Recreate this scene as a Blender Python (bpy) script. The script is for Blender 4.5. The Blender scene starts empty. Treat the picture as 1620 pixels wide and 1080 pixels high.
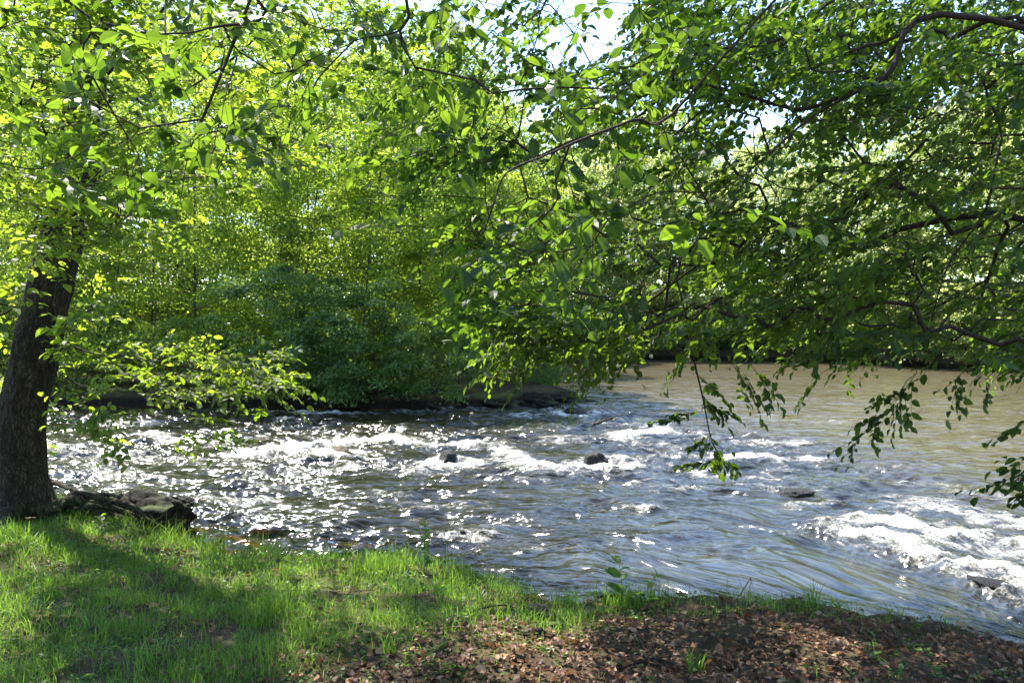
import bpy, math, random
import numpy as np
from mathutils import Vector

# ------------------------------------------------------------------ camera, world, sun, exposure
S = bpy.context.scene
COL = S.collection
CAMZ = 2.5
FPX = 1300.0                                     # focal length in pixels of the 1620 px wide photograph
cam = bpy.data.objects.new('camera', bpy.data.cameras.new('camera'))
COL.objects.link(cam); S.camera = cam
cam.location = (0, 0, CAMZ); cam.rotation_euler = (math.radians(90), 0, 0)
cam.data.sensor_width = 36; cam.data.lens = 36 * FPX / 1620; cam.data.shift_y = -30 / 1620
cam.data.clip_start = 0.05; cam.data.clip_end = 2000

SUN_EL, SUN_AZ = math.radians(55), math.radians(-36)     # azimuth measured from +Y, negative = to the left
w = bpy.data.worlds.new("World"); S.world = w; w.use_nodes = True
nt = w.node_tree; nt.nodes.clear()
sky = nt.nodes.new('ShaderNodeTexSky'); sky.sky_type = 'NISHITA'; sky.sun_disc = False
sky.sun_elevation = SUN_EL; sky.sun_rotation = SUN_AZ
sky.dust_density = 0.3; sky.ozone_density = 2.5; sky.air_density = 1.0
bg = nt.nodes.new('ShaderNodeBackground'); bg.inputs[1].default_value = 0.15
wo = nt.nodes.new('ShaderNodeOutputWorld')
nt.links.new(sky.outputs[0], bg.inputs[0]); nt.links.new(bg.outputs[0], wo.inputs[0])
sl = bpy.data.lights.new('sun', 'SUN'); sl.energy = 5.0; sl.angle = math.radians(0.5); sl.color = (1.0, 0.95, 0.86)
sun = bpy.data.objects.new('sun', sl); COL.objects.link(sun)
sdir = Vector((math.sin(SUN_AZ) * math.cos(SUN_EL), math.cos(SUN_AZ) * math.cos(SUN_EL), math.sin(SUN_EL)))
sun.rotation_euler = (-sdir).to_track_quat('-Z', 'Y').to_euler(); sun.location = sdir * 60
S.view_settings.view_transform = 'Standard'; S.view_settings.look = 'None'
S.view_settings.exposure = 1.9; S.view_settings.gamma = 1.0
cy = S.cycles
cy.max_bounces = 7; cy.diffuse_bounces = 4; cy.glossy_bounces = 2; cy.transmission_bounces = 4
cy.transparent_max_bounces = 6; cy.sample_clamp_indirect = 6.0
cy.caustics_reflective = False; cy.caustics_refractive = False

RNG = np.random.default_rng(7)
def W(px, py, Y): return np.array([(px - 810) / FPX * Y, Y, CAMZ - (py - 510) / FPX * Y])
def WZ(px, py, z=0.0):
    Y = (CAMZ - z) * FPX / (py - 510); return np.array([(px - 810) / FPX * Y, Y, z])

# ------------------------------------------------------------------ numpy noise
def _hash(ix, iy, seed):
    h = (ix.astype(np.int64) * 374761393 + iy.astype(np.int64) * 668265263 + seed * 1442695041) & 0xffffffff
    h = ((h ^ (h >> 13)) * 1274126177) & 0xffffffff
    return ((h ^ (h >> 16)) & 0xffff) / 65535.0
def gnoise(x, y, seed=0):
    ix = np.floor(x); iy = np.floor(y); fx = x - ix; fy = y - iy
    ux = fx * fx * fx * (fx * (fx * 6 - 15) + 10); uy = fy * fy * fy * (fy * (fy * 6 - 15) + 10)
    def g(dx, dy):
        a = _hash(ix + dx, iy + dy, seed) * 2 * np.pi
        return np.cos(a) * (fx - dx) + np.sin(a) * (fy - dy)
    a = g(0, 0) * (1 - ux) + g(1, 0) * ux; b = g(0, 1) * (1 - ux) + g(1, 1) * ux
    return (a * (1 - uy) + b * uy) * 1.5
def fbm(x, y, oct=4, seed=0, gain=0.5):
    s = 0; a = 1.0; f = 1.0
    for i in range(oct):
        s = s + a * gnoise(x * f + i * 17.3, y * f - i * 9.1, seed + i); a *= gain; f *= 2.03
    return s
def sstep(a, b, x):
    t = np.clip((x - a) / (b - a), 0, 1); return t * t * (3 - 2 * t)
def nrm(v): return v / np.maximum(np.linalg.norm(v, axis=-1, keepdims=True), 1e-9)

# ------------------------------------------------------------------ object helpers
def mesh_np(name, verts, faces_list, smooth=False, attrs=None, uv=None):
    """faces_list: list of int arrays (n,k), one per polygon size"""
    me = bpy.data.meshes.new(name)
    verts = np.asarray(verts, dtype=np.float32)
    loops = np.concatenate([f.reshape(-1) for f in faces_list]).astype(np.int32)
    cnt = np.concatenate([np.full(len(f), f.shape[1]) for f in faces_list]).astype(np.int32)
    st = np.concatenate([[0], np.cumsum(cnt)[:-1]]).astype(np.int32)
    me.vertices.add(len(verts)); me.vertices.foreach_set('co', verts.reshape(-1))
    me.loops.add(len(loops)); me.loops.foreach_set('vertex_index', loops)
    me.polygons.add(len(cnt)); me.polygons.foreach_set('loop_start', st)
    me.polygons.foreach_set('use_smooth', np.full(len(cnt), smooth, dtype=bool))
    for k, a in (attrs or {}).items():
        at = me.attributes.new(k, 'FLOAT', 'POINT'); at.data.foreach_set('value', np.asarray(a, dtype=np.float32))
    if uv is not None:
        l = me.uv_layers.new(name='UVMap'); l.data.foreach_set('uv', np.asarray(uv, dtype=np.float32)[loops].reshape(-1))
    me.update(calc_edges=True)
    return me
def obj(name, me, mat, parent=None, label=None):
    o = bpy.data.objects.new(name, me); COL.objects.link(o)
    if mat is not None and not me.materials: me.materials.append(mat)
    if parent is not None: o.parent = parent
    if label: o['label'] = label
    return o
def tag(o, label=None, cat=None, group=None, kind=None):
    if label: o['label'] = label
    if cat: o['category'] = cat
    if group: o['group'] = group
    if kind: o['kind'] = kind
    return o
def thing(name, label, cat, loc=(0, 0, 0), rz=0, group=None, sc=1.0):
    o = bpy.data.objects.new(name, None); COL.objects.link(o); o.location = tuple(loc); o.rotation_euler = (0, 0, rz)
    o.empty_display_size = 0.2; o.scale = (sc, sc, sc) if np.isscalar(sc) else sc
    return tag(o, label, cat, group)
def local(me, root):
    """mesh built in world coordinates -> coordinates of an unrotated root"""
    n = len(me.vertices); a = np.empty(n * 3, dtype=np.float32); me.vertices.foreach_get('co', a)
    a = a.reshape(-1, 3) - np.array(root.location, dtype=np.float32); me.vertices.foreach_set('co', a.reshape(-1)); me.update()
    return me

# ------------------------------------------------------------------ materials
class NT:
    def __init__(s, name):
        s.m = bpy.data.materials.new(name); s.m.use_nodes = True; s.t = s.m.node_tree; s.t.nodes.clear()
        s.out = s.t.nodes.new('ShaderNodeOutputMaterial')
    def n(s, kind, inp=None, **props):
        x = s.t.nodes.new('ShaderNode' + kind)
        for k, v in props.items(): setattr(x, k, v)
        for k, v in (inp or {}).items():
            if hasattr(v, 'is_output') or isinstance(v, bpy.types.NodeSocket): s.t.links.new(v, x.inputs[k])
            else: x.inputs[k].default_value = v
        return x
    def math(s, op, a, b=0.0, clamp=False):
        x = s.n('Math', {0: a, 1: b}, operation=op); x.use_clamp = clamp; return x.outputs[0]
    def mix(s, f, a, b):
        x = s.t.nodes.new('ShaderNodeMix'); x.data_type = 'RGBA'
        for i, v in ((0, f), (6, a), (7, b)):
            if isinstance(v, bpy.types.NodeSocket): s.t.links.new(v, x.inputs[i])
            else: x.inputs[i].default_value = v if i == 0 else (*v, 1)
        return x.outputs[2]
    def ramp(s, f, stops):
        x = s.n('ValToRGB', {0: f}); e = x.color_ramp.elements
        while len(e) < len(stops): e.new(0.5)
        for el, (p, c) in zip(e, stops): el.position = p; el.color = (*c, 1) if len(c) == 3 else c
        return x.outputs[0]
    def attr(s, name): return s.n('Attribute', attribute_name=name).outputs['Fac']
    def coord(s, scale=(1, 1, 1), rot=(0, 0, 0), obj=True):
        c = s.n('TexCoord').outputs['Object' if obj else 'Generated']
        return s.n('Mapping', {0: c, 2: rot, 3: scale}).outputs[0]
    def noise(s, vec, scale, detail=3, rough=0.55, dist=0.0):
        return s.n('TexNoise', {'Vector': vec, 'Scale': scale, 'Detail': detail, 'Roughness': rough, 'Distortion': dist}).outputs['Fac']
    def done(s, sh): s.t.links.new(sh, s.out.inputs[0]); return s.m
    def geo(s): return s.n('NewGeometry').outputs['Position']

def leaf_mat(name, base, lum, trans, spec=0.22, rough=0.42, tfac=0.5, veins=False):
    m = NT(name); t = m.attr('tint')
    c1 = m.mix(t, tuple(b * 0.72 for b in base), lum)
    if name == 'grass_blade':
        st_ = m.math('MULTIPLY', m.math('SUBTRACT', t, .93), 30, clamp=True); c1 = m.mix(st_, c1, (.22, .17, .07)); 
    tr = m.mix(t, tuple(x * 0.5 for x in trans), (trans[0] * 1.4, trans[1] * 1.1, trans[2] * 1.1))
    inp = {'Roughness': rough, 'Specular IOR Level': spec}
    if veins:
        uv = m.n('UVMap').outputs[0]; xy = m.n('SeparateXYZ', {0: uv})
        av = m.math('ABSOLUTE', xy.outputs[1])
        k = m.math('SUBTRACT', m.math('MULTIPLY', xy.outputs[0], 9.0), m.math('MULTIPLY', av, 7.0))
        fr = m.math('ABSOLUTE', m.math('SUBTRACT', m.math('FRACT', k), 0.5))
        side = m.math('MULTIPLY', m.math('SUBTRACT', fr, 0.38), 8.0, clamp=True)
        mid = m.math('SUBTRACT', 1.0, m.math('MULTIPLY', av, 30.0), clamp=True)
        vn = m.math('MAXIMUM', m.math('MULTIPLY', side, 0.6), mid)
        tr = m.mix(vn, tr, tuple(x * 0.45 for x in trans))
        c1 = m.mix(m.math('MULTIPLY', vn, 0.4), c1, (0.16, 0.22, 0.07))
        inp['Normal'] = m.n('Bump', {'Height': fr, 'Strength': 0.35, 'Distance': 0.004}).outputs[0]
    inp['Base Color'] = c1
    p = m.n('BsdfPrincipled', inp)
    tl = m.n('BsdfTranslucent', {'Color': tr})
    return m.done(m.n('MixShader', {0: tfac, 1: p.outputs[0], 2: tl.outputs[0]}).outputs[0])

M = {}
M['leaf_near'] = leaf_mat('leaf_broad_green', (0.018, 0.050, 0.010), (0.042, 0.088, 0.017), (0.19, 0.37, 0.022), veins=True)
M['leaf_left'] = leaf_mat('leaf_bright_green', (0.05, 0.10, 0.018), (0.08, 0.14, 0.025), (0.36, 0.58, 0.035), tfac=0.58, veins=True)
M['leaf_mid'] = leaf_mat('leaf_riverside', (0.06, 0.12, 0.022), (0.12, 0.18, 0.03), (0.42, 0.68, 0.07), tfac=0.52)
M['leaf_bush'] = leaf_mat('leaf_bush', (0.05, 0.115, 0.03), (0.10, 0.17, 0.045), (0.32, 0.52, 0.06), spec=0.6, rough=0.35, tfac=0.5)
M['leaf_shrub'] = leaf_mat('leaf_shrub', (0.045, 0.105, 0.030), (0.10, 0.175, 0.05), (0.30, 0.52, 0.06), spec=0.38, rough=0.42, tfac=0.35)
M['leaf_far'] = leaf_mat('leaf_far', (0.07, 0.13, 0.045), (0.12, 0.18, 0.06), (0.56, 0.76, 0.26), tfac=0.58)
M['grass'] = leaf_mat('grass_blade', (0.028, 0.085, 0.014), (0.068, 0.145, 0.024), (0.25, 0.52, 0.045), tfac=0.5, spec=0.3)

def bark(name, a, b, moss=0.2, scale=1.0):
    m = NT(name); v = m.coord((6 * scale, 6 * scale, 2.2 * scale)); v2 = m.coord()
    n1 = m.noise(v, 3.0, 6, 0.65, 0.4); n2 = m.noise(v2, 2.2, 4); n3 = m.noise(v2, 40, 3)
    c = m.mix(m.ramp(n1, [(0.35, (0, 0, 0)), (0.65, (1, 1, 1))]), a, b)
    vo = m.n('TexVoronoi', {'Vector': m.n('Mapping', {0: m.n('VectorMath', {0: v2, 1: m.n('VectorMath', {0: m.n('TexNoise', {'Vector': v2, 'Scale': 7.0}).outputs['Color'], 1: (.12, .12, .12)}, operation='MULTIPLY').outputs[0]}, operation='ADD').outputs[0], 3: (34 * scale, 34 * scale, 8 * scale)}).outputs[0], 'Scale': 1.0}, feature='DISTANCE_TO_EDGE')
    ck = m.math('MULTIPLY', vo.outputs['Distance'], 5.0, clamp=True)
    c = m.mix(ck, tuple(x * .9 for x in a), c)
    mo = m.math('MULTIPLY', m.math('SUBTRACT', n2, 0.62 - moss * 0.3), 6.0, clamp=True)
    c = m.mix(m.math('MULTIPLY', mo, 0.75), c, (0.06, 0.085, 0.02))
    h = m.math('ADD', m.math('MULTIPLY', n1, .8), m.math('ADD', m.math('MULTIPLY', n3, 0.25), m.math('MULTIPLY', ck, .22)))
    bp = m.n('Bump', {'Height': h, 'Strength': 1.0, 'Distance': 0.06 / scale})
    return m.done(m.n('BsdfPrincipled', {'Base Color': c, 'Roughness': 0.9, 'Specular IOR Level': 0.2, 'Normal': bp.outputs[0]}).outputs[0])
M['bark'] = bark('bark_grey_brown', (0.020, 0.014, 0.009), (0.085, 0.060, 0.038), 0.25)
M['twig'] = bark('bark_twig', (0.03, 0.02, 0.014), (0.09, 0.06, 0.04), 0.0, 4.0)
M['bark_far'] = bark('bark_pale', (0.05, 0.04, 0.03), (0.16, 0.13, 0.10), 0.1, 0.6)

def rock_mat(name, a, b, wet=0.5, moss=0.0):
    m = NT(name); v = m.coord(); n1 = m.noise(v, 5, 6, 0.6); n2 = m.noise(v, 2.0, 3)
    c = m.mix(n1, a, b)
    up = m.n('SeparateXYZ', {0: m.n('NewGeometry').outputs['Normal']}).outputs[2]
    mo = m.math('MULTIPLY', m.math('SUBTRACT', m.math('ADD', m.math('MULTIPLY', n2, 1.0), m.math('MULTIPLY', up, 0.35)), 1.05 - moss), 5.0, clamp=True)
    if moss > 0: c = m.mix(mo, c, (0.055, 0.075, 0.014))
    bp = m.n('Bump', {'Height': m.noise(v, 14, 6, 0.7), 'Strength': 1.0, 'Distance': 0.07})
    return m.done(m.n('BsdfPrincipled', {'Base Color': c, 'Roughness': 0.9 - 0.6 * wet, 'Specular IOR Level': 0.25, 'Normal': bp.outputs[0]}).outputs[0])
M['rock_wet'] = rock_mat('rock_wet_dark', (0.006, 0.0055, 0.006), (0.022, 0.02, 0.02), 0.6)
M['rock_brown'] = rock_mat('rock_wet_brown', (0.05, 0.035, 0.015), (0.13, 0.09, 0.04), 0.7)
M['rock_dark'] = rock_mat('rock_dark_earth', (0.006, 0.005, 0.004), (0.028, 0.02, 0.013), 0.1, 0.25)
M['rock_moss'] = rock_mat('rock_mossy', (0.012, 0.009, 0.006), (0.05, 0.035, 0.022), 0.1, 0.30)

# ground
def ground_mat():
    m = NT('ground_soil'); P = m.geo(); z = m.n('SeparateXYZ', {0: P}).outputs[2]
    n1 = m.noise(P, 1.3, 5); n2 = m.noise(P, 14, 5, 0.65); n3 = m.noise(P, 55, 4, 0.6)
    soil = m.mix(n2, (0.018, 0.012, 0.007), (0.075, 0.05, 0.03))
    soil = m.mix(m.math('MULTIPLY', m.math('SUBTRACT', n3, 0.5), 4.0, clamp=True), soil, (0.13, 0.085, 0.05))
    moss = m.math('MULTIPLY', m.math('SUBTRACT', n1, 0.44), 7.0, clamp=True)
    lz = m.math('SUBTRACT', 1.0, m.math('MULTIPLY', m.math('ADD', m.n('SeparateXYZ', {0: P}).outputs[0], 0.3), 1.2, clamp=True))
    moss = m.math('MULTIPLY', moss, m.math('ADD', m.math('MULTIPLY', lz, .8), .2))
    c = m.mix(m.math('MULTIPLY', moss, m.math('MULTIPLY', n2, 1.2, clamp=True)), soil, (0.075, 0.10, 0.02))
    vo = m.n('TexVoronoi', {'Vector': P, 'Scale': 5.0}); vc = m.n('SeparateColor', {0: vo.outputs['Color']}).outputs[0]
    bed = m.mix(vc, (0.10, 0.05, 0.015), (0.36, 0.17, 0.045))
    bed = m.mix(m.math('MULTIPLY', m.math('SUBTRACT', vo.outputs['Distance'], 0.5), 3.0, clamp=True), bed, (0.03, 0.02, 0.01))
    k = m.math('MULTIPLY', m.math('SUBTRACT', 0.02, z), 8.0, clamp=True)
    wet = m.math('MULTIPLY', m.math('SUBTRACT', 0.34, z), 8.0, clamp=True); c = m.mix(wet, c, (0.012, 0.009, 0.006))  # wet mud plus painted shade under the bank: soil darkened near the waterline
    c = m.mix(k, c, bed)
    bp = m.n('Bump', {'Height': m.math('ADD', n2, m.math('MULTIPLY', n3, 0.4)), 'Strength': 0.7, 'Distance': 0.04})
    return m.done(m.n('BsdfPrincipled', {'Base Color': c, 'Roughness': 0.95, 'Specular IOR Level': 0.15, 'Normal': bp.outputs[0]}).outputs[0])
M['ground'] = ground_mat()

def water_mat():
    m = NT('river_water'); P = m.geo(); xyz = m.n('SeparateXYZ', {0: P})
    foam = m.attr('foam'); sh = m.attr('shallow'); turb = m.attr('turb')
    # foam broken up into lace and bubbles
    vs = m.n('CombineXYZ', {0: m.math('MULTIPLY', m.attr('fu'), 0.5), 1: m.math('MULTIPLY', m.attr('fv'), 1.45), 2: 0.0}).outputs[0]
    a = m.noise(vs, 7.0, 6, 0.68, 0.9); b = m.noise(P, 38, 3, 0.6)
    f = m.math('ADD', foam, m.math('ADD', m.math('MULTIPLY', m.math('SUBTRACT', a, 0.5), 2.8), m.math('MULTIPLY', m.math('SUBTRACT', b, 0.5), 1.2)))
    f = m.math('MULTIPLY', m.math('SUBTRACT', f, 0.37), 1.25, clamp=True)
    f = m.math('MULTIPLY', f, m.math('MULTIPLY', foam, 5.0, clamp=True))
    n1 = m.noise(vs, 2.3, 2, 0.5, 0.5); n2 = m.noise(vs, 6.5, 2, 0.5, 0.4); n3 = m.noise(vs, 20, 2)
    hgt = m.math('ADD', m.math('ADD', m.math('MULTIPLY', n1, 0.21), m.math('MULTIPLY', n2, 0.066)), m.math('MULTIPLY', n3, 0.010))
    n0 = m.noise(vs, 1.1, 3, 0.6); hgt = m.math('ADD', hgt, m.math('MULTIPLY', n0, m.math('MULTIPLY', m.attr('calm'), 0.5)))
    bpw = m.n('Bump', {'Height': hgt, 'Strength': m.math('ADD', 0.22, m.math('MULTIPLY', turb, 0.70)), 'Distance': 1.0}).outputs[0]
    bpf = m.n('Bump', {'Height': m.math('ADD', a, m.math('MULTIPLY', b, 0.4)), 'Strength': 1.0, 'Distance': 0.14}).outputs[0]
    murk = m.mix(m.noise(P, 0.5, 3), (0.005, 0.005, 0.0025), (0.014, 0.012, 0.005))
    murk = m.mix(m.attr('calm'), murk, (0.064, 0.048, 0.021))
    air_sheen = m.noise(vs, 2.2, 7, 0.7, 1.2); air_sheen = m.math('MULTIPLY', m.math('MULTIPLY', m.math('SUBTRACT', air_sheen, 0.42), 2.4, clamp=True), m.math('ADD', 0.03, m.math('MINIMUM', m.math('MULTIPLY', m.math('ADD', xyz.outputs[0], 2.5), 0.045, clamp=True), 0.20)))
    murk = m.mix(air_sheen, murk, (0.36, 0.40, 0.43))  # aerated streaks plus painted silver-blue sheen, stronger towards the right
    deep = m.n('BsdfPrincipled', {'Base Color': murk, 'Roughness': 0.14, 'IOR': 1.33, 'Specular IOR Level': 1.0, 'Normal': bpw})
    # clear shallow water by the bank: tinted transparency under the same reflecting skin
    gl = m.n('BsdfGlossy', {'Color': (1, 1, 1, 1), 'Roughness': 0.04, 'Normal': bpw})
    tp = m.n('BsdfTransparent', {'Color': (0.88, 0.70, 0.44, 1)})
    fr = m.n('Fresnel', {'IOR': 1.33, 'Normal': bpw})
    clear = m.n('MixShader', {0: fr.outputs[0], 1: tp.outputs[0], 2: gl.outputs[0]})
    w1 = m.n('MixShader', {0: sh, 1: deep.outputs[0], 2: clear.outputs[0]})
    fcol = m.mix(m.math('MULTIPLY', f, 1.0), (0.20, 0.17, 0.11), (0.72, 0.70, 0.65))
    fm = m.n('BsdfPrincipled', {'Base Color': fcol, 'Roughness': 0.45, 'Normal': bpf})
    return m.done(m.n('MixShader', {0: f, 1: w1.outputs[0], 2: fm.outputs[0]}).outputs[0])
M['water'] = water_mat()

# ------------------------------------------------------------------ terrain
ex = np.array([-60, -20, -8, -6.2, -5.0, -4.1, -3.5, -2.75, -1.6, -0.6, -0.05, 0.35, 0.9, 1.5, 2.4, 2.95, 3.2, 3.5, 4.5, 6, 12, 60])
ey = np.array([8, 9, 9.7, 9.8, 9.5, 8.9, 8.2, 7.65, 7.5, 7.25, 6.75, 6.3, 6.4, 6.5, 6.2, 5.9, 5.6, 5.3, 4.7, 4.2, 3, -10])
fxx = np.array([-80, -30, -14, -9, -5.7, -2, 0.2, 1.3, 2.0, 3]); fyy = np.array([26, 25.2, 24.6, 24.3, 24.0, 23.6, 24.6, 25.8, 26.8, 28])
ry = np.array([20, 26.5, 28, 34, 46, 56, 58]); rx = np.array([2.0, 2.0, 1.2, 0.9, 1.8, 2.8, 60])
gx = np.array([-5, 2, 12, 20, 23, 26, 36, 48, 90]); gy = np.array([57, 56, 55, 52, 45, 40, 26, 5, -60])
def near_d(x, y): return np.interp(x, ex, ey) + 0.10 * fbm(x * 1.7, y * 0 + 3.3, 3, 5) - y
def terrain(x, y):
    d = near_d(x, y) + 0.05 * fbm(x * 3, y * 3, 2, 8)
    h1 = -0.55 + sstep(-0.75, 0.12, d) * 0.92 + np.maximum(d, 0) ** 0.8 * 0.0 + 0.42 * (1 - np.exp(-np.maximum(d, 0) / 2.6))
    h1 = h1 + .30 * np.exp(-((x + 2.3) / 1.7) ** 2) * sstep(0, .5, -d) * (1 - sstep(.8, 3.2, -d)) * (d < 0)
    h1 = h1 + (d > 0) * 0.05 * fbm(x * 0.9, y * 0.9, 4, 21) * sstep(0, 0.6, d) + 0.03 * fbm(x * 2.5, y * 2.5, 3, 31)
    h1 = h1 + np.maximum(-y - 10, 0) * 0.03
    d2 = np.minimum(y - np.interp(x, fxx, fyy), np.interp(y, ry, rx) - x) + 0.25 * fbm(x * 0.8, y * 0.8, 3, 41)
    h2 = -0.6 + sstep(-0.5, 0.3, d2) * 1.0 + 0.035 * np.clip(d2, 0, 60) + 0.08 * fbm(x, y, 3, 44) * (d2 > 0)
    d3 = y - np.interp(x, gx, gy) + 0.5 * fbm(x * 0.4, y * 0.4, 3, 51)
    h3 = -0.6 + sstep(-0.6, 0.5, d3) * 1.2 + 0.06 * np.clip(d3, 0, 120) + 0.1 * fbm(x * .7, y * .7, 3, 54) * (d3 > 0)
    return np.maximum(np.maximum(h1, h2), h3)
def T(x, y): return float(terrain(np.array([float(x)]), np.array([float(y)]))[0])
def axis(parts):
    a = [np.arange(s, e, st) for s, e, st in parts]; return np.unique(np.round(np.concatenate(a), 4))
xs = axis([(-600, -60, 60), (-60, -24, 2), (-24, -9, .4), (-9, 8, .06), (8, 30, .5), (30, 60, 2), (60, 601, 60)])
ys = axis([(-400, -20, 40), (-20, 1, .7), (1, 10.6, .06), (10.6, 23, .5), (23, 30, .15), (30, 62, .6), (62, 130, 4), (130, 901, 70)])
X, Y = np.meshgrid(xs, ys); Z = terrain(X, Y)
def gridfaces(nr, nc):
    i = np.arange(nr * nc).reshape(nr, nc)
    return np.stack([i[:-1, :-1], i[:-1, 1:], i[1:, 1:], i[1:, :-1]], -1).reshape(-1, 4)
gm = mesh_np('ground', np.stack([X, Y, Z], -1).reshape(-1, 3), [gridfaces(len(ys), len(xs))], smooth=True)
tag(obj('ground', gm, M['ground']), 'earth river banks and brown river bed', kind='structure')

# ------------------------------------------------------------------ river
rocks = [  # px, py, half width m, height above water, seed, material
    (707, 733, .24, .20, 1, 'rock_wet'), (944, 738, .26, .20, 2, 'rock_wet'), (728, 848, .09, .06, 3, 'rock_wet'),
    (536, 720, .22, .12, 4, 'rock_brown'), (1566, 922, .22, .0, 5, 'rock_wet'), (912, 656, .50, .14, 6, 'rock_wet'),
    (1262, 782, .32, .03, 7, 'rock_wet'),]
# foam strokes, a few painting glints on the water in white: (points px, half width m across, strength)
FO = [([(395, 718), (470, 708), (540, 702), (610, 696), (665, 706)], .6, 1.5), ([(540, 738), (640, 742), (700, 745)], .40, .7),
      ([(715, 703), (780, 712), (840, 735), (870, 748)], .55, 1.05), ([(880, 745), (930, 728), (1000, 735)], .40, .9),
      ([(985, 690), (1055, 684)], .65, 1.5), ([(800, 660), (900, 652), (985, 668)], .6, .65), ([(1030, 672), (1100, 690)], .6, .7),
      ([(1130, 722), (1290, 728)], .35, 1.2), ([(1170, 704), (1290, 701)], .35, .8), ([(990, 766), (1085, 771)], .25, .8),
      ([(985, 803), (1022, 806)], .16, 1.05), ([(1305, 838), (1400, 856), (1480, 884), (1560, 908), (1640, 950)], .46, 2.0),
      ([(1400, 828), (1500, 845), (1660, 880)], .55, 1.7), ([(1480, 810), (1660, 835)], .6, 1.1), ([(1400, 762), (1640, 795)], .5, .5),
      ([(130, 668), (235, 672)], .5, 1.1), ([(230, 690), (345, 704)], .5, 1.0), ([(330, 790), (450, 792)], .3, .9), ([(380, 765), (520, 775)], .3, .5),
      ([(460, 652), (565, 656)], .5, .95), ([(660, 806), (770, 795)], .3, .55), ([(600, 835), (790, 832)], .2, .35), ([(1080, 742), (1220, 765)], .5, .6),
      ([(150, 720), (330, 735)], .6, .6), ([(1000, 640), (1100, 648)], .8, .55), ([(640, 655), (760, 648)], .5, .55), ([(850, 700), (960, 695)], .8, .5),
      ([(1250, 800), (1320, 790)], .2, .6), ([(1130, 655), (1330, 668)], 1.0, .45), ([(560, 770), (640, 790)], .3, .3), ([(70, 700), (200, 760)], .7, .5)]
def seg_dist(x, y, pts):
    best = np.full(x.shape, 1e9)
    for a, b in zip(pts[:-1], pts[1:]):
        ab = b - a; t = np.clip(((x - a[0]) * ab[0] + (y - a[1]) * ab[1]) / (ab @ ab), 0, 1)
        best = np.minimum(best, np.hypot(x - a[0] - t * ab[0], y - a[1] - t * ab[1]))
    return best
def water_fields(x, y):
    s = (x - 0.5) * 0.85 * sstep(0.3, 2.0, x) * np.exp(-np.maximum(y - 7, 0) / 4.0)
    u = x + 0.25 * fbm(x * .4, y * .4, 2, 77); v = y + s + 0.35 * fbm(x * .35 + 5, y * .35, 2, 78)
    calm = np.interp(y, [0, 9, 11, 17, 26, 30], [9.5, 8.2, 7.3, 6.6, 2.0, -50])
    T_ = 1 - sstep(-2.0, 2.0, x - calm + .8 * fbm(x * .5, y * .5, 3, 88)) * 0.72
    T_ = T_ * (0.72 + 0.45 * fbm(x * .45 + 9, y * .8, 2, 89)).clip(.25, 1.15)
    sm = seg_dist(x, y, [WZ(*p)[:2] for p in [(480, 800), (600, 762), (760, 775)]]); T_ = T_ * (1 - .45 * np.exp(-(sm / .9) ** 2))
    T_ = T_ * (1 - .5 * sstep(-2.2, -.2, x) * (1 - sstep(10.5, 14, y)))
    T_ = T_ * (0.35 + 0.65 * sstep(0.2, 1.6, -near_d(x, y)))
    T_ = T_ * (1 - 0.6 * np.exp(-(((x - 3.2) / 1.8) ** 2 + ((y - 7.6) / 1.3) ** 2)))
    foam = np.zeros_like(x)
    for pts, wd, st in FO:
        P = [WZ(*p)[:2] for p in pts]
        d = seg_dist(x, y + 0.12 * fbm(x * 1.5, y * 1.5, 2, 9), P)
        foam = np.maximum(foam, st * .88 * np.exp(-(d / (wd * .85)) ** 2) * (.8 + .5 * fbm(x * 1.8, y * 2.6, 2, 92)))
    for (px, py, hw, hh, sd, mt) in rocks[:8]:
        c = WZ(px, py); d = np.hypot((x - c[0] - 0.3 * hw) / 1.6, y - c[1] + 0.1)
        foam = np.maximum(foam, 0.85 * np.exp(-((d - hw * 0.9) / 0.22) ** 2) * (hh > 0.05))
    big = fbm(u * .55, v * 1.25, 3, 101); rid = 1 - np.abs(fbm(u * .9, v * 2.0, 3, 131)) * 2.2
    mid = fbm(u * 1.7, v * 3.6, 4, 151, 0.6)
    fine = fbm(u * 4.2, v * 7.5, 3, 161, .6)
    h = T_ * (0.10 * big + 0.06 * (rid - .4) + 0.055 * mid + 0.016 * fine) + 0.016 * (1 - T_) * sstep(8, 14, y) * fbm(x * 1.1, y * 2.0, 3, 165)
    h = h + np.minimum(foam, 1.3) * (0.06 + 0.04 * fbm(x * 4, y * 6, 4, 171, .65))
    tongue = seg_dist(x, y, [WZ(*p)[:2] for p in [(1230, 815), (1330, 862), (1440, 893), (1560, 935), (1660, 985)]])
    h = h - 0.10 * np.exp(-(tongue / 0.38) ** 2)
    foam = np.clip(foam + T_ * (0.25 + .16 * sstep(-2, 0, x) * sstep(8.5, 11, y) + .12 * np.exp(-((x + 4) / 3.5) ** 2)) * (1.0 * sstep(.1, .7, rid) + 1.15 * fbm(u * .8, v * 1.8, 4, 191)) * 1.0 * (y < 30), 0, 1.3)  # extra foam at the left also paints the silvery sparkle
    foam = foam * (1 - 0.75 * np.exp(-(tongue / 0.36) ** 2))
    foam = foam * sstep(0.0, 1.1, -near_d(x, y))
    dark = seg_dist(x, y, [WZ(*p)[:2] for p in [(560, 668), (640, 664), (720, 672)]])
    foam = foam * (1 - 0.8 * np.exp(-(dark / 1.0) ** 2))
    far = sstep(28, 45, y); h = h * (1 - far * .8)
    shl = .9 * (1 - sstep(1.0, 3.0, -near_d(x, y))) * sstep(-5, -4, x) * (1 - sstep(-.8, .4, x)) * (y < 12); foam = foam * (1 - .8 * shl)
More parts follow.
